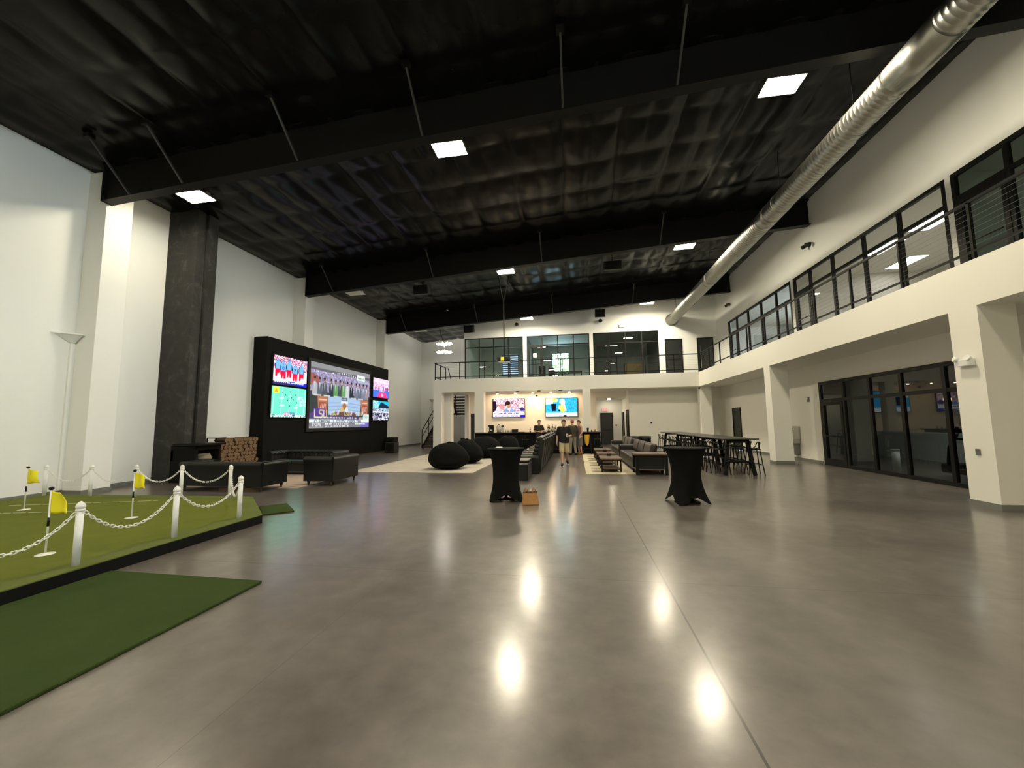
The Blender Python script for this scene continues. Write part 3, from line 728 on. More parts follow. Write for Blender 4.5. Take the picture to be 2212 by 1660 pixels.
# bar lights
for k, x in enumerate((-4.9, -3.6, -2.25, -0.92)):
    lab = ('first', 'second', 'third', 'fourth')[k]
    t = thing('pendant_lamp', '%s hanging cord lamp from the left above the bar' % lab, 'pendant lamp', (x, 24.95, ZB), 0, 'pendant lamps over the bar')
    MB().cyl((0, 0, -.04), (0, 0, 0), .11, n=18).build('canopy', M_blackmat, t)
    MB().cyl((0, 0, -.85), (0, 0, -.04), .005, n=6).build('cord', M_tan, t)
    if k == 2: MB().ell((0, 0, -1.0), (.16, .16, .16), 18, 12).build('globe', M_globe, t)
    else: MB().cyl((0, 0, -.93), (0, 0, -.85), .02, n=10).build('socket', M_tan, t)
for k, x in enumerate((-5.2, -4.0, -2.8, -1.6, -0.4)):  # added downlights, standing in for the warm glow at the back bar
    t = thing('downlight', 'small added warm downlight in the soffit over the back bar', 'downlight', (x, 26.55, ZB), 0, 'added lights over the back bar')
    MB().cyl((0, 0, -.012), (0, 0, 0), .10, n=18).build('rim', M_white, t); MB().cyl((0, 0, -.016), (0, 0, -.012), .05, n=18).build('bulb', M_can, t)
for k, (x, y) in enumerate(((2.25, 28.2), (2.35, 29.2))):
    t = thing('downlight', '%s round downlight in the hallway ceiling by the exit sign' % ('nearer', 'farther')[k], 'downlight', (x, y, 3.2), 0, 'hallway downlights')
    MB().cyl((0, 0, -.012), (0, 0, 0), .13, n=18).build('rim', M_white, t); MB().cyl((0, 0, -.016), (0, 0, -.012), .10, n=18).build('bulb', M_small, t)

# office ceiling panels upstairs
for k, (x, y, w, d) in enumerate(((10.35, 12.85, .62, 1.25), (10.2, 14.65, .62, 1.25), (11.5, 11.2, .62, 1.25), (12.0, 16.2, .62, 1.25))):
    lab = ('nearest the balcony glass', 'beside the nearest panel', 'deep in the room at its near end', 'deep in the room at its far end')[k]
    t = thing('ceiling_panel_light', 'bright ceiling panel in the middle upstairs room, %s' % lab, 'panel light', (x, y, 7.28), 0, 'upstairs office panel lights')
    MB().box((-w / 2, -d / 2, -.03), (w / 2, d / 2, 0)).build('panel_frame', M_white, t); MB().box((-w / 2 + .03, -d / 2 + .03, -.034), (w / 2 - .03, d / 2 - .03, -.03)).build('diffuser', M_panel, t)
for k, (x, y) in enumerate(((2.6, 29.0), (3.4, 27.9))):
    t = thing('ceiling_panel_light', 'slim ceiling light inside the right balcony office, %s' % ('deeper one', 'one closer to the glass')[k], 'panel light', (x, y, 7.0), 0, 'balcony office lights')
    MB().box((-.45, -.06, 0), (.45, .06, .05)).build('panel_frame', M_white, t); MB().box((-.43, -.05, -.01), (.43, .05, 0)).build('diffuser', M_panel, t)
    MB().cyl((0, 0, .05), (0, 0, .5), .006, n=6).build('hanger_cable', M_white, t)
t = thing('ceiling_panel_light', 'added dim bluish fill panel in the upstairs room nearest the camera', 'panel light', (11.2, 7.6, 7.28))  # added lamp, lifts the dark room behind the glass
MB().box((-.3, -.6, -.03), (.3, .6, 0)).build('panel_frame', M_white, t); MB().box((-.27, -.57, -.034), (.27, .57, -.03)).build('diffuser', emit('room_fill_glow', (.70, .95, 1), 1.6), t)
t = thing('ceiling_panel_light', 'added fill lamp inside the dim gym', 'panel light', (11.0, 13.2, ZB))  # added lamp, brightens the gym interior
MB().box((-.3, -.6, -.03), (.3, .6, 0)).build('panel_frame', M_white, t); MB().box((-.27, -.57, -.034), (.27, .57, -.03)).build('diffuser', emit('gym_fill_glow', (1, .97, .90), 28.0), t)
# furniture glimpsed in the offices
for k, (x, y) in enumerate(((-2.35, 28.4), (-1.75, 29.6))):
    t = thing('office_chair', 'black office chair behind the middle balcony window, %s' % ('left one', 'right one')[k], 'office chair', (x, y, ZT), .3, 'balcony office chairs')
    MB().cb((0, 0, .48), (.5, .5, .09)).build('seat', M_black, t, bevel=.03); MB().cb((0, -.24, .86), (.5, .08, .62)).build('backrest', M_black, t, bevel=.03)
    MB().cyl((0, 0, .08), (0, 0, .45), .03).build('stem', M_chrome, t)
    for q in range(5): MB().bar((0, 0, .08), (.3 * math.cos(q * 1.257), .3 * math.sin(q * 1.257), .05), .05, .04).build('leg', M_black, t)
t = thing('desk', 'dark desk behind the middle balcony window', 'desk', (-.6, 28.6, ZT))
MB().box((-1.1, -.4, .72), (1.1, .4, .76)).build('desk_top', M_darkwood, t)
for sx in (-1, 1):
    for sy in (-1, 1): MB().box((sx * 1.05 - .03, sy * .35 - .03, 0), (sx * 1.05 + .03, sy * .35 + .03, .72)).build('leg', M_black, t)
t = thing('tan_cabinet', 'tan wood cabinet inside the right balcony office', 'cabinet', (3.9, 27.6, ZT))
MB().box((-.6, -.25, 0), (.6, .25, 1.05)).build('carcass', pbr('tan_wood', (.50, .30, .11), .6, var=.2), t, bevel=.02)
for s in (-1, 1): MB().box((s * .3 - .28, -.27, .05), (s * .3 + .28, -.25, 1.0)).build('door', MATS['tan_wood'], t)
t = thing('office_poster', 'white notice with dark square on the middle office door', 'notice', (-2.57, BY - .0, 6.05))
MB().box((-.13, -.012, -.14), (.13, 0, .14)).build('sheet', M_white, t); MB().box((-.08, -.016, -.06), (.08, -.012, .09)).build('print', M_gymwall, t)
t = thing('tree', 'leafy green tree outside the middle upstairs office window', 'tree', (-1.0, 36.5, 0))
mb = MB(); rr = random.Random(4)
for k in range(420):
    c = Vector((rr.gauss(0, 1.3), rr.gauss(0, .9), 6.2 + rr.gauss(0, 1.3))); a = Vector((rr.uniform(-1, 1), rr.uniform(-1, 1), rr.uniform(-1, 1))).normalized() * .22; b = a.cross(Vector((rr.uniform(-1, 1), .3, rr.uniform(-1, 1)))).normalized() * .14
    mb.add([c - a, c + b, c + a, c - b], [(0, 1, 2, 3)])
mb.build('foliage', M_leaf, t); MB().cyl((0, 0, 0), (0, 0, 6), .16, .08).build('trunk', M_bark, t)

# exit sign
t = thing('exit_sign', 'red lit exit sign above the dark hallway door', 'exit sign', (2.07, 29.98, 2.52))
MB().box((-.18, -.03, -.12), (.18, .02, .12)).build('housing', M_white, t, bevel=.006)
MB().box((-.165, -.034, -.105), (.165, -.03, .105)).build('face', M_redface, t)
FONT = {'A': '01110 10001 10001 11111 10001 10001 10001', 'C': '01111 10000 10000 10000 10000 10000 01111', 'E': '11111 10000 10000 11110 10000 10000 11111', 'H': '10001 10001 10001 11111 10001 10001 10001', 'I': '11111 00100 00100 00100 00100 00100 11111',
 'L': '10000 10000 10000 10000 10000 10000 11111', 'M': '10001 11011 10101 10101 10001 10001 10001', 'N': '10001 11001 10101 10101 10011 10001 10001', 'O': '01110 10001 10001 10001 10001 10001 01110', 'P': '11110 10001 10001 11110 10000 10000 10000', 'R': '11110 10001 10001 11110 10100 10010 10001',
 'S': '01111 10000 10000 01110 00001 00001 11110', 'T': '11111 00100 00100 00100 00100 00100 00100', 'U': '10001 10001 10001 10001 10001 10001 01110', 'V': '10001 10001 10001 10001 10001 01010 00100', 'X': '10001 10001 01010 00100 01010 10001 10001', '7': '11111 00001 00010 00100 00100 01000 01000', '4': '00010 00110 01010 10010 11111 00010 00010', '0': '01110 10001 10001 10001 10001 10001 01110', '1': '00100 01100 00100 00100 00100 00100 01110', '2': '01110 10001 00001 00110 01000 10000 11111', ' ': '00000 00000 00000 00000 00000 00000 00000', '-': '00000 00000 00000 11111 00000 00000 00000'}
mb = MB(); px = .0115
for q, chh in enumerate('EXIT'):
    for rI, row in enumerate(FONT[chh].split()):
        for cI, v in enumerate(row):
            if v == '1': mb.box((-.135 + q * .07 + cI * px, -.037, .05 - (rI + 1) * px * 1.35), (-.135 + q * .07 + (cI + 1) * px, -.034, .05 - rI * px * 1.35))
mb.build('lettering', M_red, t)

# ================================================================== SCREENS
class Img:
    def __init__(s, w, h, bg, seed=1):
        s.ow, s.oh = int(w * 1.35), int(h * 1.35); s.ss = 3; w, h = s.ow * 3, s.oh * 3
        s.w, s.h = w, h; s.a = np.zeros((h, w, 3), dtype=np.float32); s.a[:] = bg; s.r = np.random.RandomState(seed)
        s.U, s.V = np.meshgrid((np.arange(w) + .5) / w, (np.arange(h) + .5) / h)
    def mask(s, m, c): s.a[m] = c; return s
    def rect(s, u0, v0, u1, v1, c): return s.mask((s.U >= u0) & (s.U < u1) & (s.V >= v0) & (s.V < v1), c)
    def oval(s, u, v, ru, rv, c): return s.mask(((s.U - u) / ru) ** 2 + ((s.V - v) / rv) ** 2 < 1, c)
    def poly(s, pts, c):
        m = np.zeros_like(s.U, dtype=bool); n = len(pts); j = n - 1
        for i in range(n):
            (xi, yi), (xj, yj) = pts[i], pts[j]
            if yi != yj: m ^= ((yi > s.V) != (yj > s.V)) & (s.U < (xj - xi) * (s.V - yi) / (yj - yi) + xi)
            j = i
        return s.mask(m, c)
    def crowd(s, u0, v0, u1, v1, cols, cell=2, amp=1.0):
        cell = int(cell * 3.2)
        h2, w2 = s.h // cell + 1, s.w // cell + 1
        idx = s.r.randint(0, len(cols), (h2, w2)); big = np.kron(idx, np.ones((cell, cell), int))[:s.h, :s.w]
        c = np.array(cols, dtype=np.float32)[big]
        m = (s.U >= u0) & (s.U < u1) & (s.V >= v0) & (s.V < v1); s.a[m] = c[m]; return s
    def text(s, u, v, str_, c, k=1):
        x0 = int(u * s.w); y0 = int(v * s.h); k = k * 4
        for ch in str_:
            for rI, row in enumerate(FONT.get(ch, FONT['-']).split()):
                for cI, b in enumerate(row):
                    if b == '1':
                        xa, ya = x0 + cI * k, y0 + rI * k
                        if 0 <= ya < s.h - k + 1 and 0 <= xa < s.w - k + 1: s.a[ya:ya + k + 1, xa:xa + k + 1] = c
            x0 += 6 * k
        return s
    def bars(s, u0, v0, u1, v1, c, n):     # small broken caption strokes
        for k in range(n):
            a = u0 + (u1 - u0) * k / n; s.rect(a, v0 + s.r.uniform(0, .3) * (v1 - v0), a + (u1 - u0) / n * s.r.uniform(.35, .85), v1, c)
        return s
def screen(im, P, parent, mat, name='screen'):
    """P(u, v) gives the point of the picture; u right, v down"""
    w, h = im.ow, im.oh
    px = im.a.reshape(h, 3, w, 3, 3).mean((1, 3))
    pd = np.pad(px, ((1, 1), (1, 1), (0, 0)), mode='edge')
    pt = (pd[:-1, :-1] + pd[1:, :-1] + pd[:-1, 1:] + pd[1:, 1:]) / 4
    vs_ = [P(i / w, j / h) for j in range(h + 1) for i in range(w + 1)]
    fs = [(j * (w + 1) + i, (j + 1) * (w + 1) + i, (j + 1) * (w + 1) + i + 1, j * (w + 1) + i + 1) for j in range(h) for i in range(w)]
    me = bpy.data.meshes.new(name); me.from_pydata(vs_, [], fs); me.update()
    at = me.color_attributes.new('picture', 'FLOAT_COLOR', 'POINT')
    c = np.ones(((h + 1) * (w + 1), 4), dtype=np.float32); c[:, :3] = np.clip(pt, 0, 1).reshape(-1, 3) ** 2.2
    at.data.foreach_set('color', c.ravel())
    me.materials.append(mat); o = bpy.data.objects.new(name, me); COL.objects.link(o); o.parent = parent
    return o
M_tv = attr_screen('television_picture', 1.35); M_proj = attr_screen('projected_picture', 0.95)

def img_main():
    m = Img(184, 108, (.62, .62, .64), 3)
    m.crowd(0, .10, 1, .62, [(.55, .52, .66), (.70, .66, .80), (.46, .42, .56), (.80, .78, .86), (.62, .56, .70)], 2)
    m.rect(0, 0, 1, .085, (.58, .58, .59)); m.poly([(0, .08), (1, .08), (1, .13), (.25, .12), (0, .11)], (.40, .40, .42))
    for u in (.10, .20, .22, .31, .33, .40, .43, .47, .51, .55, .59, .63, .67, .71): m.oval(u, .115 + .02 * math.sin(u * 9), .010, .012, (.97, .97, 1))
    m.rect(.74, .065, .90, .16, (.92, .95, .94)); m.bars(.76, .10, .88, .13, (.45, .62, .55), 5); m.rect(.76, .17, .98, .20, (.66, .74, .78))
    m.poly([(0, .16), (.10, .20), (.13, .30), (.05, .36), (0, .34)], (.62, .38, .36))
    m.rect(0, .44, 1, .82, (.26, .28, .27))
    ppl = [(.06, (.70, .71, .72)), (.13, (.38, .40, .44)), (.20, (.34, .36, .38)), (.30, (.24, .26, .29)), (.37, (.40, .62, .38)), (.44, (.30, .32, .34)), (.50, (.42, .64, .40)), (.57, (.78, .80, .80)), (.64, (.22, .23, .26)), (.73, (.46, .48, .54)), (.80, (.40, .43, .50)), (.87, (.48, .52, .60)), (.94, (.62, .54, .56))]
    for u, c in ppl:
        m.poly([(u - .035, .50), (u - .03, .33), (u - .012, .29), (u + .012, .29), (u + .032, .33), (u + .037, .50)], c)
        m.oval(u, .255, .013, .035, (.60, .44, .36)); m.oval(u, .232, .014, .020, (.22, .18, .17)); m.poly([(u - .008, .30), (u + .008, .30), (u, .42)], (.86, .88, .88))
    for u in (.10, .24, .40, .53, .68, .82): m.rect(u - .05, .485, u + .05, .505, (.86, .87, .86))
    arc = lambda u: .525 - .035 * math.cos((u - .52) * 4.2)
    m.poly([(.26, .60)] + [(u / 100, arc(u / 100)) for u in range(26, 84, 3)] + [(.83, .58), (.80, .80), (.66, .75), (.52, .73), (.38, .75), (.27, .80)], (.66, .76, .88))
    for q in range(1, 4): m.poly([(.26, .54 + q * .06), (.52, .52 + q * .055), (.83, .54 + q * .06), (.83, .55 + q * .06), (.52, .53 + q * .055), (.26, .55 + q * .06)], (.50, .60, .74))
    for u in (.10, .82):
        m.poly([(u, .50), (u + .155, .51), (u + .145, .77), (u + .02, .75)], (.72, .46, .34)); m.rect(u + .02, .55, u + .14, .57, (.88, .78, .72)); m.poly([(u + .03, .60), (u + .135, .60), (u + .13, .74), (u + .035, .73)], (.62, .30, .22))
        for q in range(4): m.poly([(u + .04 + q * .022, .72), (u + .055 + q * .022, .62), (u + .063 + q * .022, .62), (u + .05 + q * .022, .72)], (.92, .82, .78))
    m.rect(.47, .50, .57, .545, (.30, .32, .34)); m.bars(.48, .51, .56, .535, (.95, .95, .95), 4)
    m.rect(.465, .56, .585, .60, (.90, .92, .92)); m.oval(.525, .645, .036, .055, (.66, .44, .30)); m.oval(.485, .70, .025, .05, (.84, .70, .40)); m.oval(.565, .70, .025, .05, (.88, .88, .84))
    m.poly([(.30, .80), (.76, .80), (.70, .74), (.36, .74)], (.44, .32, .30))
    m.poly([(0, .78), (.20, .70), (.25, .82), (.25, .84), (0, .85)], (.36, .28, .56)); m.rect(0, .81, .80, .865, (.33, .29, .44))
    m.rect(.05, .70, .215, .80, (.36, .26, .60)); m.text(.065, .715, 'LSU', (.95, .90, .60), 2)
    for u in (.30, .53, .74): m.text(u, .735, 'LSU', (.92, .88, .66), 1); m.poly([(u + .10, .79), (u + .115, .71), (u + .145, .72), (u + .125, .80)], (.84, .80, .82))
    m.bars(.10, .825, .76, .85, (.90, .88, .92), 14)
    m.rect(.88, .765, 1, .865, (.86, .92, .90)); m.oval(.94, .815, .035, .035, (.70, .82, .78))
    m.rect(0, .865, 1, .915, (.90, .94, .94)); m.text(.07, .872, 'CLEMSON V SOUTH CAROLINA', (.30, .32, .34), 1)
    m.rect(0, .915, 1, 1, (.50, .50, .52)); m.text(.04, .923, 'ESPN', (.96, .96, .97), 1); m.bars(.22, .925, .62, .95, (.94, .94, .96), 12); m.bars(.22, .962, .62, .985, (.90, .90, .93), 9)
    m.poly([(.86, .915), (1, .915), (1, 1), (.80, 1)], (.45, .42, .72)); m.bars(.72, .925, .95, .95, (.95, .95, .98), 6); m.rect(0, .975, .2, 1, (.62, .62, .63))
    return m
def img_players():
    m = Img(96, 60, (.94, .90, .93), 5)
    m.crowd(0, 0, 1, .45, [(.95, .90, .94), (.86, .40, .50), (.62, .72, .90), (.20, .16, .22), (.98, .95, .97), (.80, .20, .34)], 2)
    m.rect(0, .55, 1, .95, (.95, .92, .93))
    for u, v, s in ((.12, .18, .9), (.27, .24, 1.0), (.44, .17, 1.0), (.62, .27, 1.0), (.82, .24, .8)):
        m.poly([(u - .10 * s, v + .30), (u - .08 * s, v + .04), (u, v), (u + .08 * s, v + .04), (u + .10 * s, v + .30)], (.42, .66, .90)); m.oval(u, v - .02, .035, .06, (.40, .60, .88))
        m.poly([(u - .075, v + .28), (u + .075, v + .28), (u + .07, v + .55), (u + .015, v + .56), (u, v + .40), (u - .02, v + .56), (u - .07, v + .55)], (.88, .12, .24))
        m.rect(u - .09, v + .10, u - .07, v + .28, (.12, .15, .24)); m.rect(u + .07, v + .10, u + .09, v + .28, (.12, .15, .24))
    m.text(.245, .36, '0', (.10, .18, .45), 1); m.text(.59, .38, '7', (.10, .18, .45), 1)
    m.poly([(.02, .92), (.16, .58), (.27, .90)], (.97, .96, .97)); m.poly([(.74, .90), (.85, .66), (.98, .92)], (.97, .95, .97))
    m.rect(0, .90, 1, 1, (.20, .20, .42)); m.poly([(.7, .92), (1, .86), (1, 1), (.66, 1)], (.14, .16, .72)); m.bars(.04, .85, .93, .93, (.97, .97, .99), 15); m.rect(.42, .86, .62, .90, (.16, .30, .78))
    return m
def img_field():
    m = Img(96, 58, (.40, .84, .70), 6)
    for u in (.02, .24, .47, .70, .92): m.poly([(u, 1), (u + .05, 0), (u + .062, 0), (u + .016, 1)], (.78, .98, .90))
    m.crowd(.78, .28, 1, .62, [(.48, .88, .76), (.88, .97, .95), (.40, .80, .70), (.70, .94, .90)], 2)
    for u, v in ((.30, .20), (.38, .26), (.52, .14), (.55, .34), (.60, .40), (.44, .44), (.66, .24), (.72, .50), (.24, .66), (.5, .62)): m.oval(u, v, .016, .024, (.10, .28, .26))
    for u, v in ((.22, .60), (.62, .66), (.2, .36), (.7, .34)): m.poly([(u, v), (u + .12, v - .03), (u + .14, v + .03), (u + .02, v + .06)], (.74, .96, .88))
    m.rect(.04, .02, .20, .22, (.96, .86, .20)); m.poly([(.06, .18), (.13, .05), (.17, .20)], (.70, .62, .24))
    m.rect(.34, .84, .50, .93, (.90, .42, .66)); m.rect(.51, .84, .66, .93, (.22, .42, .66)); m.bars(.36, .86, .64, .91, (.95, .9, .95), 6)
    m.crowd(0, .92, 1, 1, [(.95, .97, .97), (.20, .30, .32), (.86, .92, .92), (.5, .7, .7)], 2)
    return m
def img_court():
    m = Img(84, 52, (.92, .74, .86), 7)
    m.crowd(0, .10, 1, .62, [(.94, .76, .88), (.98, .90, .96), (.70, .44, .66), (.86, .60, .78)], 2)
    m.poly([(.05, .12), (.95, .16), (.95, .22), (.05, .18)], (.98, .93, .97))
    for u in (.15, .35, .62, .8, .92): m.oval(u, .52, .04, .12, (.45, .25, .42))
    m.rect(0, .62, 1, 1, (.25, .42, .82)); m.poly([(.22, 1), (.36, .70), (.78, .70), (.92, 1)], (.90, .25, .48)); m.oval(.56, .86, .09, .08, (.97, .62, .74)); m.bars(.4, .63, .7, .68, (.95, .95, .98), 5)
    return m
def img_city():
    m = Img(84, 52, (.16, .66, .78), 8)
    m.crowd(0, 0, .35, .4, [(.40, .80, .90), (.86, .94, .96), (.20, .66, .80)], 3)
    m.poly([(.25, .52), (.50, .05), (1, .24), (1, .52)], (.13, .17, .24))
    m.crowd(0, .36, 1, .54, [(.10, .12, .16), (.85, .92, .96), (.34, .50, .62), (.60, .74, .84)], 2)
    m.rect(0, .54, 1, .60, (.95, .96, .97)); m.crowd(0, .60, 1, 1, [(.06, .07, .10), (.90, .90, .95), (.22, .24, .34), (.60, .58, .72)], 4)
    return m
def img_anchor():
    m = Img(110, 62, (.94, .84, .88), 9)
    m.crowd(0, 0, 1, .72, [(.97, .90, .93), (.92, .70, .78), (.84, .56, .64), (.98, .95, .97), (.52, .30, .42)], 3)
    m.poly([(0, .1), (.10, .12), (.12, .5), (.03, .72), (0, .7)], (.16, .10, .16)); m.oval(.18, .52, .07, .13, (.95, .88, .86)); m.oval(.27, .42, .08, .16, (.88, .52, .50))
    m.poly([(.28, .78), (.36, .58), (.44, .52), (.58, .52), (.68, .60), (.76, .78)], (.52, .58, .74)); m.poly([(.46, .53), (.56, .53), (.52, .74)], (.94, .94, .97)); m.rect(.495, .58, .515, .72, (.30, .36, .50))
    m.oval(.50, .36, .065, .17, (.74, .50, .40)); m.oval(.47, .22, .085, .11, (.22, .13, .12)); m.oval(.40, .30, .025, .10, (.20, .12, .12)); m.oval(.92, .58, .07, .10, (.20, .22, .48)); m.oval(.88, .32, .06, .08, (.94, .86, .72))
    m.rect(0, .72, 1, .95, (.97, .95, .98)); m.bars(.04, .76, .82, .83, (.30, .22, .44), 16); m.rect(0, .92, 1, 1, (.90, .87, .95)); m.bars(.06, .91, .86, .97, (.18, .14, .28), 18); m.rect(.86, .89, 1, 1, (.22, .16, .72))
    return m
def img_pool():
    m = Img(110, 62, (.20, .68, .90), 10)
    m.crowd(.05, .02, 1, .80, [(.16, .62, .88), (.24, .72, .92), (.32, .78, .95), (.12, .54, .80)], 2)
    m.poly([(0, 0), (.30, 0), (.22, .30), (0, .34)], (.92, .96, .92)); m.oval(.30, .10, .09, .11, (.95, .88, .45)); m.oval(.53, .20, .09, .18, (.84, .94, .97))
    m.poly([(.17, .30), (.34, .30), (.32, .70), (.20, .70)], (.09, .11, .15)); m.poly([(.40, .70), (.45, .34), (.60, .28), (.67, .70)], (.88, .94, .95)); m.oval(.50, .50, .10, .15, (.96, .88, .45)); m.oval(.54, .66, .07, .10, (.95, .86, .30)); m.oval(.43, .66, .04, .05, (.14, .14, .14))
    m.rect(0, .79, 1, 1, (.95, .97, .95)); m.bars(.05, .82, .22, .92, (.55, .80, .90), 3); m.bars(.42, .90, .52, .95, (.4, .45, .5), 3); m.rect(.56, .92, .66, 1, (.16, .16, .16)); m.rect(.70, .87, .80, .90, (.75, .80, .82))
    return m
def tv_on_x(x, y0, y1, z0, z1, im, label, mat, name='television', bz=.03, dep=.07, group=None):
    t = thing(name, label, 'television' if name == 'television' else 'screen', (x, (y0 + y1) / 2, (z0 + z1) / 2), 0, group)
    a, b = (y1 - y0) / 2, (z1 - z0) / 2
    MB().box((0, -a - bz, -b - bz), (dep, a + bz, b + bz)).build('bezel', M_black, t, bevel=.006)
    screen(im, lambda u, v: (dep + .004, -a + 2 * a * u, b - 2 * b * v), t, mat)
def tv_on_y(y, x0, x1, z0, z1, im, label, bz=.03, dep=.07, group=None):
    t = thing('television', label, 'television', ((x0 + x1) / 2, y, (z0 + z1) / 2), 0, group)
    a, b = (x1 - x0) / 2, (z1 - z0) / 2
    MB().box((-a - bz, -dep, -b - bz), (a + bz, 0, b + bz)).build('bezel', M_black, t, bevel=.006)
    screen(im, lambda u, v: (-a + 2 * a * u, -dep - .004, b - 2 * b * v), t, M_tv)
tv_on_x(-11.79, 16.28, 21.50, 1.48, 4.50, img_main(), 'huge projection screen with studio desk and crowd on the black media wall', M_proj, 'projection_screen', bz=.16, dep=.06)
tv_on_x(-11.79, 14.02, 16.00, 3.27, 4.42, img_players(), 'television showing blue jersey football players, upper left of the big screen', M_tv, group='media wall televisions')
tv_on_x(-11.79, 13.98, 16.00, 1.95, 3.18, img_field(), 'television showing a mint green field, lower left of the big screen', M_tv, group='media wall televisions')
tv_on_x(-11.79, 21.93, 23.92, 3.24, 4.38, img_court(), 'television showing a pink crowd and red court, upper right of the big screen', M_tv, group='media wall televisions')
tv_on_x(-11.79, 21.93, 23.92, 1.86, 3.03, img_city(), 'television showing teal sky and dark building, lower right of the big screen', M_tv, group='media wall televisions')
tv_on_y(27.18, -5.62, -3.44, 2.02, 3.24, img_anchor(), 'television with a man in grey suit on the wall above the bar', group='bar televisions')
tv_on_y(27.18, -2.00, 0.09, 2.00, 3.22, img_pool(), 'television with blue water and yellow figure on the wall above the bar', group='bar televisions')

# ================================================================== PUTTING GREEN
g = thing('putting_green', 'raised artificial putting green platform with black edge, front left', 'putting green', (0, 0, 0))
PG = [(-5.18, -3.0), (-5.18, 6.1), (-6.72, 7.62), (-11.72, 7.42), (-11.72, -3.0)]
IN = [(-5.46, -2.9), (-5.46, 6.02), (-6.80, 7.30), (-11.45, 7.14), (-11.45, -2.9)]
MB().prism(PG, 0, .132).build('skirt_board', M_blackmat, g, bevel=.004)
mb = MB(); n = 5
mb.add([(x, y, .141) for x, y in PG] + [(x, y, .141) for x, y in IN], [(i, (i + 1) % n, n + (i + 1) % n, n + i) for i in range(n)])
mb.add([(x, y, .131) for x, y in PG] + [(x, y, .141) for x, y in PG], [(i, (i + 1) % n, n + (i + 1) % n, n + i) for i in range(n)])
mb.build('fringe_border', M_fringe, g)
MB().add([(x, y, .139) for x, y in IN], [tuple(range(n))]).build('putting_surface', M_green, g)
for a, b in (((-10.77, 6.27), (-8.30, 7.0)), ((-10.3, 5.59), (-8.72, 6.0))):
    mb = MB(); d = Vector((b[0] - a[0], b[1] - a[1])); L = d.length; d /= L; nn = Vector((-d.y, d.x)); s = 0.0
    while s < L:
        e = min(L, s + R_.uniform(.12, .3)); p, q = Vector(a) + d * s, Vector(a) + d * e; w = nn * .011
        mb.add([(p.x - w.x, p.y - w.y, .143), (q.x - w.x, q.y - w.y, .143), (q.x + w.x, q.y + w.y, .143), (p.x + w.x, p.y + w.y, .143)], [(0, 1, 2, 3)]); s = e + R_.uniform(.015, .05)
    mb.build('white_line', M_white, g)
def mat_obj(poly, label, z=.028):
    o = MB().prism(poly, 0.001, z).build('turf_mat', M_mat, None, bevel=.008)
    return tag(o, label, 'turf mat')
mat_obj([(-5.14, 3.88), (-5.14, -2.0), (-3.22, -2.0), (-3.22, 3.83)], 'large dark green turf mat on the concrete in front of the putting green')
mat_obj([(-6.22, 7.22), (-5.58, 6.58), (-5.24, 6.95), (-5.88, 7.58)], 'small dark green turf mat at the far corner of the putting green')

# posts and chains
post0 = None; posts = {}
def post(key, x, y, label):
    global post0
    if post0 is None:
        t = thing('chain_post', label, 'post', (x, y, .141), 0, 'white chain posts round the green')
        MB().lathe([(.033, 0), (.033, .565)], n=20).build('shaft', M_white, t)
        MB().lathe([(.035, .565), (.040, .572), (.040, .588), (.035, .592)], n=20).build('collar', M_white, t)
        MB().lathe([(.030, .590), (.040, .604), (.042, .620), (.034, .642), (.017, .662), (.004, .672)], n=20).build('cap', M_white, t)
        for s in (-1, 1): MB().cyl((s * .03, 0, .552), (s * .052, 0, .552), .006, n=8).build('hook', M_white, t)
        post0 = t
    else: t = dup(post0, (x, y, .141), 0, label)
    posts[key] = (x, y); return t
post('P0', -5.33, 2.58, 'white chain post on the front edge of the green beside the near mat')
post('P1', -5.33, 3.67, 'white chain post on the front edge, the largest and nearest one')
post('P2', -5.33, 4.74, 'white chain post on the front edge, middle one between two sagging chains')
post('P3', -5.36, 5.82, 'white chain post on the front edge beside the angled corner')
post('B5', -7.10, 7.44, 'white chain post on the back edge, in front of the sofa end')
post('B4', -8.23, 7.40, 'white chain post on the back edge, in front of the sofa middle')
post('B3', -9.32, 7.36, 'white chain post on the back edge behind the far yellow flag')
post('B2', -10.42, 7.32, 'white chain post on the back edge against the white wall')
post('B1', -11.58, 7.28, 'white chain post in the back left corner beside the pillar')
def chain(a, b, sag, label):
    p0 = Vector((*posts[a], .141 + .552)); p1 = Vector((*posts[b], .141 + .552)); d = (p1 - p0).normalized(); p0 = p0 + d * .045; p1 = p1 - d * .045
    pts = [p0.lerp(p1, i / 60) - Vector((0, 0, sag * (1 - (2 * i / 60 - 1) ** 2))) for i in range(61)]
    L = sum((pts[i + 1] - pts[i]).length for i in range(60)); step = .042; n = int(L / step); mb = MB()
    def at(s):
        for i in range(60):
            l = (pts[i + 1] - pts[i]).length
            if s <= l: return pts[i].lerp(pts[i + 1], s / l), (pts[i + 1] - pts[i]).normalized()
            s -= l
        return pts[-1], (pts[-1] - pts[-2]).normalized()
    for k in range(n):
        c, t = at((k + .5) * L / n); sd = t.cross(Vector((0, 0, 1))).normalized(); up = sd.cross(t)
        sd = sd if k % 2 else up
        ring = []
        for q in range(10):
            th = 2 * PI * q / 10; cx, cy = math.cos(th), math.sin(th)
            ring.append(c + t * (.014 * cx + (.014 if cx > 0 else -.014)) + sd * (.0145 * cy))
        mb.tube(ring, .0050, n=6, closed=True)
    o = mb.build('plastic_chain', M_white); tag(o, label, 'chain', 'white chains between the posts')
chain('P0', 'P1', .27, 'white plastic chain running off the left edge from the largest post')
chain('P1', 'P2', .27, 'white plastic chain between the largest post and the middle front post')
chain('P2', 'P3', .25, 'white plastic chain between the middle front post and the corner post')
chain('P3', 'B5', .35, 'white plastic chain across the angled corner of the green')
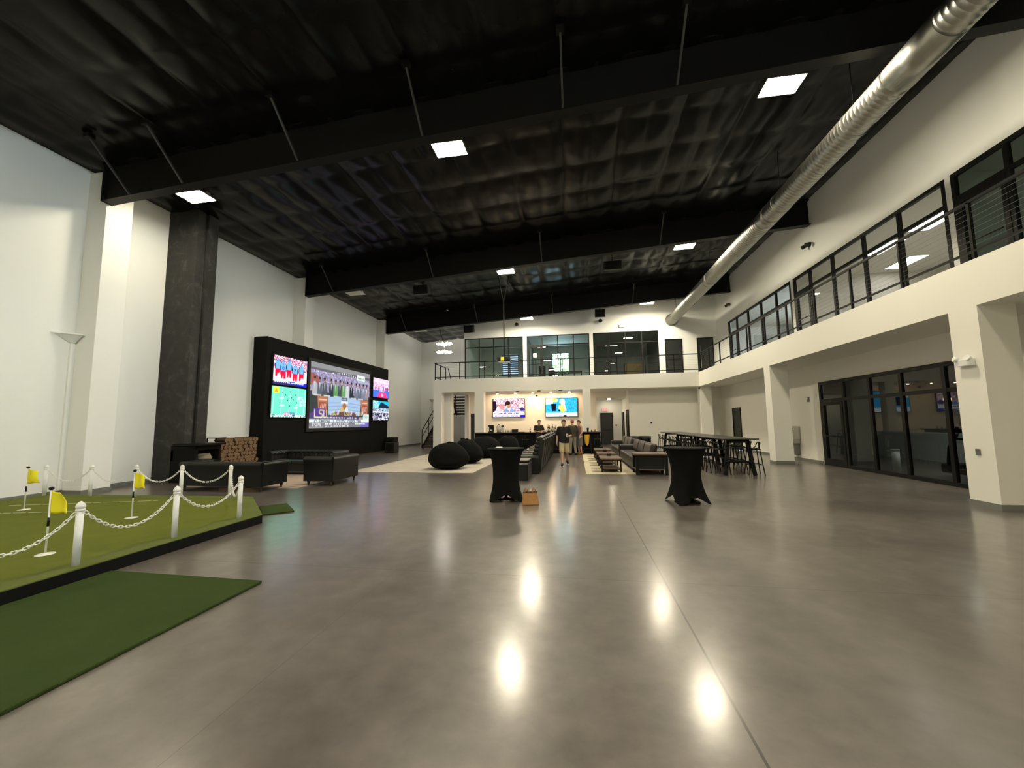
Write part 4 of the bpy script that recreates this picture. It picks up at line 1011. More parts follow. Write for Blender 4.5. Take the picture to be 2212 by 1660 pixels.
chain('B5', 'B4', .24, 'white plastic chain in front of the black sofa back')
chain('B4', 'B3', .24, 'white plastic chain in front of the dark chimney')
chain('B3', 'B2', .24, 'white plastic chain right of the far yellow flag in front of white wall')
chain('B2', 'B1', .24, 'white plastic chain at the far left end of the back edge')
def flag(x, y, label, side=1, w=.30, ph=0.0):
    t = thing('golf_flag', label, 'golf flag', (x, y, .1415), 0, 'yellow golf flags')
    MB().lathe([(.085, 0), (.085, .006), (.02, .014), (.012, .02)], n=24).build('cup_ring', M_white, t)
    MB().cyl((0, 0, .02), (0, 0, .75), .0095, n=10).build('pole', M_white, t)
    MB().cyl((0, 0, .32), (0, 0, .42), .0115, n=10).build('band', M_black, t)
    MB().lathe([(.013, .735), (.024, .745), (.024, .765), (.012, .775)], n=12).build('top_knob', M_black, t)
    def f(u, v):
        xx = side * (.010 + w * u * (0.62 + 0.38 * v)); yy = .025 * math.sin(u * 5 + ph) * u + .02 * math.sin(v * 4 + ph) * u
        return (xx, yy, .735 - .26 * v - .05 * u * (1 - v) - .01 * math.sin(u * 6))
    MB().grid(f, 14, 10).build('flag_cloth', M_yellow, t, solid=.003)
flag(-6.15, 3.93, 'nearest yellow golf flag, left of the largest white post')
flag(-7.17, 5.64, 'yellow golf flag in front of the back row of posts', w=.24, ph=1.0)
flag(-9.93, 5.98, 'farthest yellow golf flag near the white left wall', w=.27, ph=2.2)

# ================================================================== LOUNGE BY THE FIREPLACE
t = thing('fireplace', 'black box fireplace with mantel and side opening at the chimney foot', 'fireplace', (0, 0, 0))
x0, x1, ya, yb_ = -11.62, -10.80, 10.06, 10.92
mb = MB().box((x0, ya, 0), (x1, yb_, .62)).box((x0, ya, .93), (x1, yb_, 1.06)).box((x0, ya, .62), (x1, ya + .10, .93)).box((x0, yb_ - .08, .62), (x1, yb_, .93)).box((x0, ya, .62), (x0 + .1, yb_, .93))
mb.build('firebox', M_blackmat, t, bevel=.01)
MB().box((-11.5, ya - .06, 1.06), (-10.66, yb_ + .02, 1.115)).build('mantel', M_blacksteel, t, bevel=.004)
for k in range(3): MB().cyl((-11.35 + .1 * k, ya + .2, .67 + .04 * k), (-10.9 - .05 * k, yb_ - .2, .67 + .05 * k), .045, n=10).build('ceramic_log', M_patch, t)
t = thing('firewood_rack', 'black metal firewood rack filled with split logs beside the media wall', 'firewood rack', (-12.02, 11.6, 0))
mb = MB()
for y in (0, 1.72):
    for x in (0, .34): mb.box((x - .015, y - .015, 0), (x + .015, y + .015, 1.24))
    mb.box((-.015, y - .015, 1.21), (.355, y + .015, 1.24))
for x in (0, .34): mb.box((x - .015, 0, .06), (x + .015, 1.72, .09))
mb.box((.325, .34, .06), (.355, .37, 1.24)).box((.325, 0, 1.21), (.355, .37, 1.24))
mb.build('frame', M_blacksteel, t)
rl = random.Random(5); logs = []
for k in range(4):
    mb = MB(); nside = 7; prof = [(.072 * rl.uniform(.75, 1.15)) for _ in range(nside)]
    ring = [(r_ * math.cos(2 * PI * i / nside), r_ * math.sin(2 * PI * i / nside)) for i, r_ in enumerate(prof)]
    mb.add([(-.20, a, b) for a, b in ring] + [(.20, a, b) for a, b in ring], [(i, (i + 1) % nside, nside + (i + 1) % nside, nside + i) for i in range(nside)] + [tuple(range(nside - 1, -1, -1))])
    o = mb.build('firewood_log', M_bark); e = MB().add([(.201, a, b) for a, b in ring], [tuple(range(nside))]).build('cut_end', M_logend, o)
    logs.append((o, e))
row = 0; z = .165; cnt = 0
while z < 1.24:
    y = 11.66 + (.06 if row % 2 else 0)
    while y < 13.28:
        if not (z > 1.05 and y < 11.86):
            src = logs[(cnt * 7 + row) % 4]
            if cnt < 4: o, e = logs[cnt]
            else:
                o = src[0].copy(); COL.objects.link(o); e = src[1].copy(); COL.objects.link(e); e.parent = o
            o.location = (-11.84 + rl.uniform(-.03, .03), y + rl.uniform(-.008, .008), z + rl.uniform(-.008, .008)); o.rotation_euler = (rl.uniform(0, 6.28), 0, 0)
            tag(o, 'split log stacked in the black firewood rack', 'log', 'stacked firewood logs'); cnt += 1
        y += .134
    z += .122; row += 1

def chesterfield(name, label, cat, loc, rz, w, d, h=.74, group=None):
    """front faces local -y"""
    t = thing(name, label, cat, loc, rz, group)
    leg = .13; rr = .085; aw = .20
    MB().box((-w / 2 + .03, -d / 2 + .05, leg), (w / 2 - .03, d / 2 - .05, .36)).build('base', M_leather, t, bevel=.02)
    ns = 1 if w < 1.5 else 3
    for k in range(ns):
        a = -w / 2 + aw + (w - 2 * aw) * k / ns; b = -w / 2 + aw + (w - 2 * aw) * (k + 1) / ns
        MB().box((a + .005, -d / 2 + .02, .36), (b - .005, d / 2 - aw, .47)).build('seat_cushion', M_leather, t, bevel=.035, seg=3)
    def roll(p0, p1, nrm, nm):
        mb = MB(); p0, p1, nrm = Vector(p0), Vector(p1), Vector(nrm); ax = (p1 - p0); L = ax.length; ax /= L
        # outer shell with rolled top and tufted inner face
        prof = [(0.0, leg), (0.0, h - 2 * rr)] + [(rr * .55 - rr * math.cos(th), h - rr + rr * math.sin(th)) for th in [PI * q / 10 - .3 for q in range(13)]] + [(.15, .47), (.16, .36), (.16, leg)]
        n = int(L / .028)
        def f(u, v):
            i = v * (len(prof) - 1); k = min(int(i), len(prof) - 2); q = i - k
            a = prof[k][0] * (1 - q) + prof[k + 1][0] * q; z = prof[k][1] * (1 - q) + prof[k + 1][1] * q
            s = u * L; tuft = 0
            if 8 < i < len(prof) - 2:
                tuft = -.016 * abs(math.cos(PI * (s / .17 + (0.5 if int((z - .3) / .13) % 2 else 0)))) ** 6 - .008 * abs(math.cos(PI * z / .13)) ** 6
            P = p0 + ax * s + nrm * (a + tuft)
            return (P.x, P.y, z)
        mb.grid(f, n, 26)
        for e in (0, L):
            base = p0 + ax * e; ring = [base + nrm * a for a, z in prof]; o = len(mb.v)
            mb.v += [(q.x, q.y, z) for q, (a, z) in zip(ring, prof)]; mb.f.append(list(range(o, o + len(prof)))); mb.sm.append(False)
        return mb.build(nm, M_leather, t)
    roll((-w / 2 + .02, d / 2, 0), (w / 2 - .02, d / 2, 0), (0, -1, 0), 'backrest')
    roll((-w / 2, -d / 2, 0), (-w / 2, d / 2 - .012, 0), (1, 0, 0), 'armrest'); roll((w / 2, d / 2 - .012, 0), (w / 2, -d / 2, 0), (-1, 0, 0), 'armrest')
    for sx in (-1, 1):
        for sy in (-1, 1): MB().lathe([(.018, 0), (.026, .02), (.02, .035), (.036, .09), (.04, leg)], (sx * (w / 2 - .09), sy * (d / 2 - .09), 0), 12).build('leg', M_darkwood, t)
    return t
chesterfield('leather_sofa', 'black leather sofa with its back to the camera behind the white posts', 'sofa', (-8.75, 9.28, 0), PI, 2.36, .86, .73)
chesterfield('leather_sofa', 'long tufted black leather sofa facing the camera across the pink rug', 'sofa', (-8.85, 12.35, 0), 0, 2.3, .92, .77)
chesterfield('leather_armchair', 'tufted black leather armchair at the right end of the fireplace lounge', 'armchair', (-6.80, 10.52, 0), -PI / 2, 1.28, .84, .77)
tag(MB().box((-10.6, 9.48, .001), (-7.1, 12.1, .014)).build('rug', M_rug3, None), 'pinkish beige rug between the black fireplace sofas', 'rug')
t = thing('subwoofer', 'black subwoofer cabinet at the right end of the media wall', 'subwoofer', (-10.36, 21.65, 0))
MB().box((-.28, -.30, .02), (.28, .30, .60)).build('cabinet', M_black, t, bevel=.01); MB().cyl((0, -.31, .32), (0, -.30, .32), .20, n=24).build('cone', M_blackmat, t)
t = thing('subwoofer', 'taller black speaker cabinet standing behind the subwoofer', 'subwoofer', (-11.3, 23.6, 0))
MB().box((-.28, -.28, 0), (.28, .28, .82)).build('cabinet', M_black, t, bevel=.01); MB().cyl((0, -.29, .45), (0, -.28, .45), .2, n=24).build('cone', M_blackmat, t)

# ================================================================== BEAN BAGS, RUGS AND RECLINERS
def bean(x, y, r, h, label, seed, lean=0.0):
    def f(u, v):
        th = 2 * PI * u; ph = -PI / 2 + PI * v
        rr2 = math.cos(ph) ** .62 if math.cos(ph) > 0 else 0
        z = (math.sin(ph) + 1) / 2
        prof = rr2 * (1.06 - .50 * max(0, z - .30))
        w = 1 + .16 * noise.noise(Vector((math.cos(th) * 1.3, math.sin(th) * 1.3, z * 1.6 + seed))) + .05 * noise.noise(Vector((math.cos(th) * 4, math.sin(th) * 4, z * 4 + seed)))
        px, py, pz = r * prof * w * math.cos(th), r * prof * w * math.sin(th), h * z * (1 + .06 * noise.noise(Vector((math.cos(th), math.sin(th), seed + z * 3))))
        return (px + lean * pz, py, max(0.0, pz))
    o = MB().grid(f, 40, 24, closeu=True).build('bean_bag', M_bean, None, loc=(x, y, .016))
    tag(o, label, 'bean bag', 'black bean bags')
    MB().lathe([(.09, 0), (.07, .03), (.02, .05)], (lean * h, 0, h * .985), 14).build('closure_tuft', M_bean, o)
bean(-4.58, 13.98, .72, .92, 'large black bean bag nearest the camera on the cream rug', 1.3, .08)
bean(-4.45, 15.95, .68, .95, 'black bean bag just behind the nearest bean bag', 4.1, .05)
bean(-4.30, 18.55, .80, .98, 'black bean bag half hidden behind the left cocktail table', 7.7)
bean(-3.35, 19.75, .62, .95, 'black bean bag deepest in the row, closest to the bar stools', 9.2)
tag(MB().box((-7.7, 12.86, .001), (-3.35, 17.45, .014)).build('rug', M_rug, None), 'large cream rug under the nearest bean bags', 'rug')
tag(MB().box((-7.8, 17.53, .001), (-3.5, 21.2, .014)).build('rug', M_rug, None), 'large cream rug behind the first one, toward the stairs', 'rug')

rec0 = None
ordw = ('first', 'second', 'third', 'fourth', 'fifth', 'sixth', 'seventh', 'eighth')
for k in range(8):
    lab = 'black theater recliner facing the screens, %s from the camera in the row' % ordw[k]; loc = (-1.55, 12.66 + .46 + k * .92, 0)
    if rec0 is None:
        t = thing('recliner', lab, 'recliner', loc, 0, 'row of theater recliners')       # faces local -x
        MB().box((-.42, -.30, .06), (.30, .30, .34)).build('base', M_leather, t, bevel=.02)
        mb = MB()
        for q in range(5): mb.cb((-.40 + q * .145, 0, .40), (.15, .60, .15))
        mb.build('seat', M_leather, t, bevel=.045, seg=3)
        mb = MB()
        for q in range(6): 
            z0 = .46 + q * .115; mb.cb((.22 + .032 * q, 0, z0 + .05), (.20, .60, .125))
        mb.build('backrest', M_leather, t, bevel=.045, seg=3)
        MB().add([(.24, -.33, .06), (.40, -.33, .06), (.54, -.33, 1.06), (.40, -.33, 1.10), (.24, .33, .06), (.40, .33, .06), (.54, .33, 1.06), (.40, .33, 1.10)],
                 [(0, 1, 2, 3), (7, 6, 5, 4), (0, 4, 5, 1), (1, 5, 6, 2), (2, 6, 7, 3), (3, 7, 4, 0)]).build('back_shell', M_leather, t, bevel=.03, seg=3)
        for s in (-1, 1):
            a = MB().box((-.44, s * .38 - .08, .02), (.36, s * .38 + .08, .50)).cyl((-.44, s * .38, .50), (.36, s * .38, .50), .085, n=16)
            ar = a.build('armrest', M_leather, t, bevel=.015)
            MB().lathe([(.052, .0), (.052, .014), (.04, .016)], (-.30, s * .38, .58), 18).build('cup_holder', M_chrome, ar)
        MB().box((-.56, -.29, .16), (-.44, .29, .46)).build('footrest', M_leather, t, bevel=.04, seg=3)
        rec0 = t
    else: dup(rec0, loc, 0, lab)
t = thing('end_console', 'black leather console with cup holder in front of the recliner row', 'console', (-1.66, 11.75, 0))
MB().box((-.30, -.52, 0), (.30, .52, .46)).build('body', M_leather, t, bevel=.03, seg=3)
MB().box((-.30, -.2, .46), (.30, .52, .54)).build('padded_top', M_leather, t, bevel=.035, seg=3)
MB().lathe([(.055, 0), (.055, .02), (.04, .022)], (.18, -.36, .455), 18).build('cup_holder', M_chrome, t)

# ================================================================== COCKTAIL TABLES AND BAG
def cocktail(x, y, rz, label, base):
    t = thing('cocktail_table', label, 'cocktail table', (x, y, 0), rz, 'cocktail tables in stretch covers')
    R0, RW, RF, H = .39, .275, .44, 1.07
    def f(u, v):
        th = 2 * PI * u; q = abs(math.cos(2 * th)) ** 1.6                    # 1 at the four feet
        zb = .15 * (1 - q) ** .8 if q < 1 else 0.0
        z = H - v * (H - zb); s = (H - z) / H
        if s < .5: r = RW + (R0 - RW) * (1 - s / .5) ** 2.2
        else:
            e = ((s - .5) / .5); r = RW + (RF - RW) * e ** 1.8 * (.55 + .45 * q) + 0
            r = r - .03 * (1 - q) * e
        return (r * math.cos(th), r * math.sin(th), max(z, .002))
    MB().grid(f, 96, 30, closeu=True).build('stretch_cover', M_spandex, t)
    MB().lathe([(.0, H - .025), (R0 + .004, H - .022), (R0 + .009, H - .006), (R0 + .002, H + .002), (.01, H + .004)], n=64).build('table_top', M_spandex, t)
    MB().cyl((0, 0, .02), (0, 0, H - .03), .035, n=14).build('pole', M_black, t)
    MB().lathe([(.24, .004), (.24, .018), (.08, .034), (.04, .05)], n=36).build('base_plate', base, t)
    return t
cocktail(-1.50, 8.52, math.radians(55), 'black cloth covered cocktail table beside the tan handbag', M_litpatch)
cocktail(2.13, 8.58, math.radians(61), 'black cloth covered cocktail table standing alone in front of the high tables', M_black)
o = MB().lathe([(.075, 0), (.08, .006), (.06, .016)], n=24).build('coaster', M_white, None, loc=(-1.66, 8.62, 1.076)); tag(o, 'small white coaster on the left cocktail table top', 'coaster')
t = thing('handbag', 'tan leather handbag on the floor beside the left cocktail table', 'handbag', (-.935, 8.06, 0), math.radians(12))
mb = MB().add([(-.165, -.10, 0), (.165, -.10, 0), (.165, .10, 0), (-.165, .10, 0), (-.135, -.05, .255), (.135, -.05, .255), (.135, .05, .255), (-.135, .05, .255)], [(0, 3, 2, 1), (4, 5, 6, 7), (0, 1, 5, 4), (1, 2, 6, 5), (2, 3, 7, 6), (3, 0, 4, 7)])
mb.build('body', M_tan, t, bevel=.02, seg=3)
for s in (-1, 1):
    for q in (-.08, .07): MB().tube([(q - .035, s * .05, .22), (q - .03, s * .055, .285), (q, s * .055, .315), (q + .03, s * .055, .285), (q + .035, s * .05, .22)], .008).build('handle', M_tan, t)
MB().box((-.140, -.054, .235), (.140, .054, .258)).build('top_zip', M_cushion, t, bevel=.004)

# ================================================================== SOFAS AND COFFEE TABLES ON THE RIGHT
def lowsofa(y0, y1, label, near_arm):
    w = y1 - y0; t = thing('sofa', label, 'sofa', (2.25, (y0 + y1) / 2, 0), 0, 'brown leather lounge sofas')    # faces local -x
    h = w / 2
    MB().box((-.46, -h, .05), (.46, h, .28)).build('base', M_brown, t, bevel=.02)
    ns = 3; a = -h + (.26 if near_arm else .02); b = h - .26
    for k in range(ns):
        p, q = a + (b - a) * k / ns, a + (b - a) * (k + 1) / ns
        MB().box((-.48, p + .006, .28), (.26, q - .006, .45)).build('seat_cushion', M_brown, t, bevel=.05, seg=3)
        M4 = Matrix.Rotation(math.radians(14), 4, 'Y')
        mb = MB().cb((0, 0, 0), (.22, (q - p) * .96, .46)); mb.xf(M4).xf(Matrix.Translation((.17, (p + q) / 2, .66))); mb.build('back_cushion', M_cushion, t, bevel=.09, seg=4)
    MB().box((.26, -h, .05), (.48, h, .66)).build('backrest', M_brown, t, bevel=.04, seg=3)
    for s in ((-1, 1) if near_arm else (1,)): MB().box((-.46, s * (h - .13) - .13, .05), (.44, s * (h - .13) + .13, .64)).build('armrest', M_brown, t, bevel=.05, seg=3)
    for sx in (-.40, .40):
        for sy in (-h + .1, h - .1): MB().box((sx - .03, sy - .03, 0), (sx + .03, sy + .03, .05)).build('leg', M_black, t)
lowsofa(13.5, 17.75, 'brown leather sofa with back cushions next to the wood topped console', False)
lowsofa(17.95, 21.9, 'brown leather sofa farther from the camera, beyond the first sofa', True)
t = thing('console_table', 'wood topped black console table at the near end of the sofas', 'console table', (2.20, 13.02, 0))
MB().box((-.50, -.36, .585), (.50, .40, .635)).build('table_top', M_wood, t, bevel=.008)
MB().box((-.46, -.32, .14), (.46, .36, .17)).build('shelf', M_wood, t, bevel=.004)
MB().box((-.36, -.24, .17), (.36, .36, .585)).build('cabinet_body', M_black, t)
for sx in (-1, 1):
    for sy in (-.30, .34): MB().box((sx * .42 - .045, sy - .04, 0), (sx * .42 + .045, sy + .04, .585)).build('leg', M_blacksteel, t)
def coffee(y0, y1, label):
    t = thing('coffee_table', label, 'coffee table', (1.06, (y0 + y1) / 2, .014), 0, 'wood topped coffee tables'); h = (y1 - y0) / 2
    MB().box((-.33, -h, .39), (.33, h, .44)).build('table_top', M_wood, t, bevel=.006)
    MB().box((-.29, -h + .05, .10), (.29, h - .05, .125)).build('shelf', M_wood, t)
    for sx in (-1, 1):
        for sy in (-1, 1): MB().box((sx * .29 - .022, sy * (h - .06) - .022, 0), (sx * .29 + .022, sy * (h - .06) + .022, .39)).build('leg', M_blacksteel, t)
    mb = MB()
    for sy in (-1, 1): mb.box((-.29, sy * (h - .06) - .015, .36), (.29, sy * (h - .06) + .015, .39)).box((-.29, sy * (h - .06) - .015, .08), (.29, sy * (h - .06) + .015, .10))
    mb.build('frame', M_blacksteel, t)
    return t
for k, (y0, y1, w) in enumerate(((13.15, 14.35, 'nearest the camera'), (15.1, 16.3, 'in the middle'), (17.3, 18.5, 'farthest away'))):
    coffee(y0, y1, 'wood topped black coffee table on the pale rug, one %s' % w)
    t = thing('table_caddy', 'small black caddy on the coffee table %s' % w, 'caddy', (1.06, y1 - .2, .454), 0, 'black coffee table caddies')
    MB().box((-.07, -.05, 0), (.07, .05, .07)).build('box', M_black, t, bevel=.006); MB().tube([(-.06, 0, .06), (-.04, 0, .10), (.04, 0, .10), (.06, 0, .06)], .006).build('handle', M_black, t)
for y0, y1, w in ((12.84, 16.6, 'under the nearest coffee table'), (16.68, 20.7, 'under the farthest coffee table')):
    r = tag(MB().box((.26, y0, .001), (1.76, y1, .012)).build('rug', M_rug2, None), 'pale cream rug with taupe patches %s' % w, 'rug')
    for q in range(4):
        yy = y0 + .35 + q * .95
        MB().box((.46, yy, .012), (.95, yy + .42, .0135)).build('taupe_patch', M_patch, r)
for k, (x, y) in enumerate(((2.95, 22.6), (3.6, 22.6))):
    t = thing('tub_chair', 'black tub chair behind the far sofa, %s of the pair' % ('left', 'right')[k], 'chair', (x, y, 0), 0, 'black tub chairs')
    MB().box((-.26, -.26, .12), (.26, .26, .42)).build('seat', M_black, t, bevel=.05)
    def f(u, v):
        th = -.35 + (PI + .7) * u; return (.30 * math.cos(th), .30 * math.sin(th), .12 + .70 * v)
    MB().grid(f, 18, 4).build('backrest', M_black, t, solid=.06)
    for sx in (-1, 1):
        for sy in (-1, 1): MB().cyl((sx * .2, sy * .2, 0), (sx * .2, sy * .2, .14), .02, n=8).build('leg', M_black, t)

# ================================================================== HIGH TABLES AND STOOLS
for k, (y0, y1, w) in enumerate(((12.62, 15.55, 'nearest the camera'), (15.6, 18.55, 'middle one'), (18.6, 21.55, 'farthest one'))):
    t = thing('high_table', 'long black high table with metal stools, %s of the three' % w, 'high table', (4.70, (y0 + y1) / 2, 0), 0, 'long black high tables'); h = (y1 - y0) / 2
    MB().box((-.48, -h, 1.035), (.48, h, 1.07)).build('table_top', pbr('black_table_top', (.018, .018, .018), .28, spec=.5), t, bevel=.006)
    for sx in (-1, 1):
        for sy in (-1, 1): MB().bar((sx * .40, sy * (h - .22), 0), (sx * .26, sy * (h - .30), 1.035), .09, .09).build('leg', M_blacksteel, t)
    mb = MB()
    for sy in (-1, 1): mb.box((-.36, sy * (h - .25) - .03, .36), (.36, sy * (h - .25) + .03, .42)).box((-.30, sy * (h - .29) - .03, .94), (.30, sy * (h - .29) + .03, 1.035))
    mb.box((-.02, -h + .25, .37), (.02, h - .25, .41)); mb.build('frame', M_blacksteel, t)
stool0 = None
def stool(x, y, rz, label, group):
    global stool0
    if stool0 is None:
        t = thing('metal_stool', label, 'stool', (x, y, 0), rz, group)     # back at local -x
        MB().cb((0, 0, .745), (.32, .32, .03)).build('seat', M_blacksteel, t, bevel=.012)
        for sx in (-1, 1):
            for sy in (-1, 1): MB().bar((sx * .21, sy * .21, 0), (sx * .135, sy * .135, .735), .035, .02).build('leg', M_blacksteel, t)
        mb = MB()
        for a, b in (((-1, -1), (1, -1)), ((1, -1), (1, 1)), ((1, 1), (-1, 1)), ((-1, 1), (-1, -1))): mb.bar((a[0] * .178, a[1] * .178, .30), (b[0] * .178, b[1] * .178, .30), .02, .02)
        mb.build('foot_rail', M_blacksteel, t)
        mb = MB().tube([(.0, -.15, .75), (-.10, -.155, .80), (-.155, -.14, .92), (-.165, -.09, .955), (-.165, .09, .955), (-.155, .14, .92), (-.10, .155, .80), (.0, .15, .75)], .012, n=8)
        mb.box((-.172, -.04, .755), (-.152, .04, .95)); mb.build('backrest', M_blacksteel, t)
        stool0 = t
        return t
    return dup(stool0, (x, y, 0), rz, label, group)
n12 = ordw + ('ninth', 'tenth', 'eleventh', 'twelfth')
for side, x, rz in (('aisle', 4.22, 0), ('wall', 5.20, PI)):
    for k in range(12):
        y = 12.62 + (k // 4) * 2.98 + .42 + (k % 4) * .70
        stool(x + R_.uniform(-.04, .04), y + R_.uniform(-.03, .03), rz + R_.uniform(-.12, .12), 'black metal stool on the %s side of the high tables, %s from the camera' % (side, n12[k]), 'stools at the high tables')

# ================================================================== BAR
t = thing('bar_counter', 'long black bar counter below the two wall televisions', 'bar counter', (0, 0, 0))
MB().box((-5.42, 21.30, 0), (1.20, 21.95, 1.06)).build('front_panel', M_blackmat, t)
MB().box((-5.52, 21.15, 1.06), (1.28, 22.1, 1.11)).build('counter_top', pbr('dark_stone_counter', (.03, .028, .026), .18, spec=.6), t, bevel=.006)
MB().cyl((-5.3, 21.2, .2), (1.1, 21.2, .2), .025, n=10).build('foot_rail', M_blacksteel, t)
for k in range(9): MB().box((-5.36 + k * .80, 21.285, .1), (-5.33 + k * .80, 21.30, 1.0)).build('panel_strip', M_blacksteel, t)
for k, x in enumerate((-4.5, -3.85, -3.2, -2.6)):
    stool(x, 20.75, -PI / 2 * -1, 'black metal bar stool at the counter left of the bartender, %s from the left' % ordw[k], 'bar counter stools')
s_ = stool(1.02, 20.78, PI / 2, 'black metal bar stool at the right end of the bar counter', 'bar counter stools')
s_ = stool(.52, 20.72, PI / 2, 'black bar stool under the gold jacket beside the standing woman', 'bar counter stools')
def f(u, v):
    th = PI + PI * u; return (.50 + (.13 - .04 * v) * math.cos(th), 20.56 + .09 * math.sin(th) + .02 * math.sin(u * 14) + .03 * v, .99 - .50 * v + .06 * math.sin(u * 9) * v)
tag(MB().grid(f, 24, 10).build('jacket', M_gold, None, solid=.02), 'gold yellow jacket hung over a bar stool', 'jacket')
CT = 1.11
def bx(px): return -5.5 + (px - 1025) * .02474
t = thing('coffee_grinder', 'black and steel coffee machine at the left end of the bar counter', 'coffee machine', (bx(1062), 21.6, CT))
MB().box((-.14, -.14, 0), (.14, .14, .05)).build('base', M_black, t, bevel=.01); MB().box((-.13, .0, .05), (.13, .13, .36)).build('column', M_black, t, bevel=.01); MB().box((-.14, -.14, .30), (.14, .13, .40)).build('head', M_black, t, bevel=.02); MB().lathe([(.07, .05), (.08, .12), (.06, .18)], (0, -.05, 0), 18).build('carafe', M_chrome, t)
t = thing('drink_dispenser', 'clear lidded drink dispenser on the bar counter', 'dispenser', (bx(1079), 21.6, CT))
MB().cyl((0, 0, 0), (0, 0, .06), .12, n=20).build('base', M_chrome, t); MB().lathe([(.12, .06), (.13, .12), (.13, .34), (.09, .38)], n=20).build('jar', M_clear, t); MB().lathe([(.10, .38), (.10, .40), (.03, .43), (.02, .47)], n=18).build('lid', M_chrome, t); MB().cyl((0, -.12, .10), (0, -.19, .10), .018, n=10).build('tap', M_chrome, t)
t = thing('jar', 'tall dark jar right of the drink dispenser on the bar', 'jar', (bx(1087.5), 21.6, CT))
MB().lathe([(.07, 0), (.075, .02), (.07, .26), (.05, .30)], n=18).build('body', M_clear, t); MB().lathe([(.08, .30), (.08, .36), (.02, .38)], n=18).build('lid', M_black, t)
for k in range(5):
    o = MB().lathe([(.034, 0), (.042, .15), (.039, .15), (.032, .01)], n=14).build('drinking_glass', M_clear, None, loc=(bx(1094.5 + 3.6 * k), 21.55 + .08 * (k % 2), CT)); tag(o, 'drinking glass in the cluster right of the jar, %s from the left' % ordw[k], 'glass', 'glasses left on the bar')
t = thing('bar_caddy', 'low black bar caddy left of the bartender', 'caddy', (bx(1115), 21.6, CT)); MB().box((-.16, -.1, 0), (.16, .1, .13)).build('tray', M_black, t, bevel=.01); MB().box((-.17, -.11, .13), (.17, .11, .15)).build('rim', M_black, t)
o = MB().box((-.17, -.12, 0), (.17, .12, .02)).build('bar_mat', M_black, None, loc=(bx(1130), 21.5, CT), bevel=.005); tag(o, 'flat black bar mat beside the bar caddy', 'bar mat')
def bottle(px, y, h, label, mat=M_bottle):
    t = thing('liquor_bottle', label, 'bottle', (bx(px), y, CT), 0, 'bottles on the bar')
    MB().lathe([(.036, 0), (.038, .01), (.038, h * .58), (.014, h * .74), (.013, h * .95)], n=14).build('body', mat, t); MB().cyl((0, 0, h * .95), (0, 0, h), .015, n=10).build('cap', M_black, t)
    MB().lathe([(.0388, h * .15), (.0388, h * .48)], n=14).build('label_band', M_tan if mat is M_clear else M_clear, t)
bottle(1148, 21.6, .24, 'short dark bottle just left of the bartender')
for k, (px, hh, y) in enumerate(((1187, .40, 21.6), (1190.5, .34, 21.5), (1194, .30, 21.65), (1197, .42, 21.55), (1200, .36, 21.7), (1203.5, .33, 21.6), (1226, .36, 21.7), (1230, .30, 21.6))):
    bottle(px, y, hh, 'liquor bottle in the cluster behind the walking man, %s from the left' % ordw[k], (M_bottle, M_bottle, M_clear, M_bottle)[k % 4])
for k in range(4):
    o = MB().lathe([(.030, 0), (.038, .12), (.034, .12), (.028, .01)], n=14).build('drinking_glass', M_clear, None, loc=(bx(1175 + 3.2 * k), 21.5 + .07 * (k % 2), CT)); tag(o, 'small glass right of the bartender on the bar, %s from the left' % ordw[k], 'glass', 'glasses beside the bartender')
t = thing('drink_cup', 'tall black cup on the right end of the bar', 'cup', (bx(1271), 21.5, CT)); MB().lathe([(.045, 0), (.062, .20), (.058, .20), (.04, .01)], n=16).build('cup', M_black, t); MB().cyl((0, 0, .02), (.02, 0, .26), .005, n=6).build('straw', M_black, t)
o = MB().lathe([(.035, 0), (.035, .07), (.02, .09)], n=14).build('salt_shaker', M_black, None, loc=(bx(1279), 21.55, CT)); tag(o, 'small black shaker right of the tall black cup', 'shaker')
o = MB().lathe([(.04, 0), (.05, .13), (.045, .13), (.035, .01)], n=14).build('drinking_glass', M_tan, None, loc=(bx(1286.5), 21.55, CT)); tag(o, 'amber glass at the far right end of the bar', 'glass')
o = MB().lathe([(.05, 0), (.055, .10), (.05, .10), (.045, .01)], n=14).build('bar_bowl', M_darkwood, None, loc=(bx(1258), 21.45, CT)); tag(o, 'brown bowl on the bar beside the standing woman', 'bowl')

# ---- drinking fountain and gym machine
t = thing('drinking_fountain', 'steel drinking fountain on the wall between the column and the gym door', 'drinking fountain', (RXL, 17.78, 0))
MB().box((-.06, -.28, .82), (0, .28, 1.34)).build('back_panel', M_galv, t, bevel=.01)
MB().box((-.36, -.26, .66), (0, .26, .84)).build('basin', M_galv, t, bevel=.03); MB().box((-.20, -.20, .22), (0, .20, .66)).build('lower_case', M_greysteel, t, bevel=.02)
MB().tube([(-.2, 0, .84), (-.2, 0, .92), (-.15, 0, .94)], .012).build('spout', M_chrome, t); MB().ell((-.07, .05, 1.22), (.02, .05, .05), 10, 6).build('sensor', M_white, t)
t = thing('treadmill', 'black treadmill behind the gym glass wall', 'treadmill', (10.4, 12.0, 0))
MB().box((-.42, -1.0, .10), (.42, .9, .24)).build('deck', M_black, t, bevel=.03); MB().box((-.45, .6, .10), (.45, 1.05, .36)).build('motor_cover', M_black, t, bevel=.05)
for s in (-1, 1):
    MB().tube([(s * .40, .85, .25), (s * .40, .75, .8), (s * .38, .55, 1.15), (s * .36, .50, 1.3)], .05).build('upright', M_black, t)
    MB().tube([(s * .38, .55, 1.05), (s * .38, .1, 1.0), (s * .38, -.3, .95)], .03).build('handrail', M_black, t)
MB().cb((0, .52, 1.28), (.85, .12, .20)).build('console', M_black, t, bevel=.03); MB().cb((0, .60, 1.52), (.46, .06, .36)).build('display', M_black, t, bevel=.02)
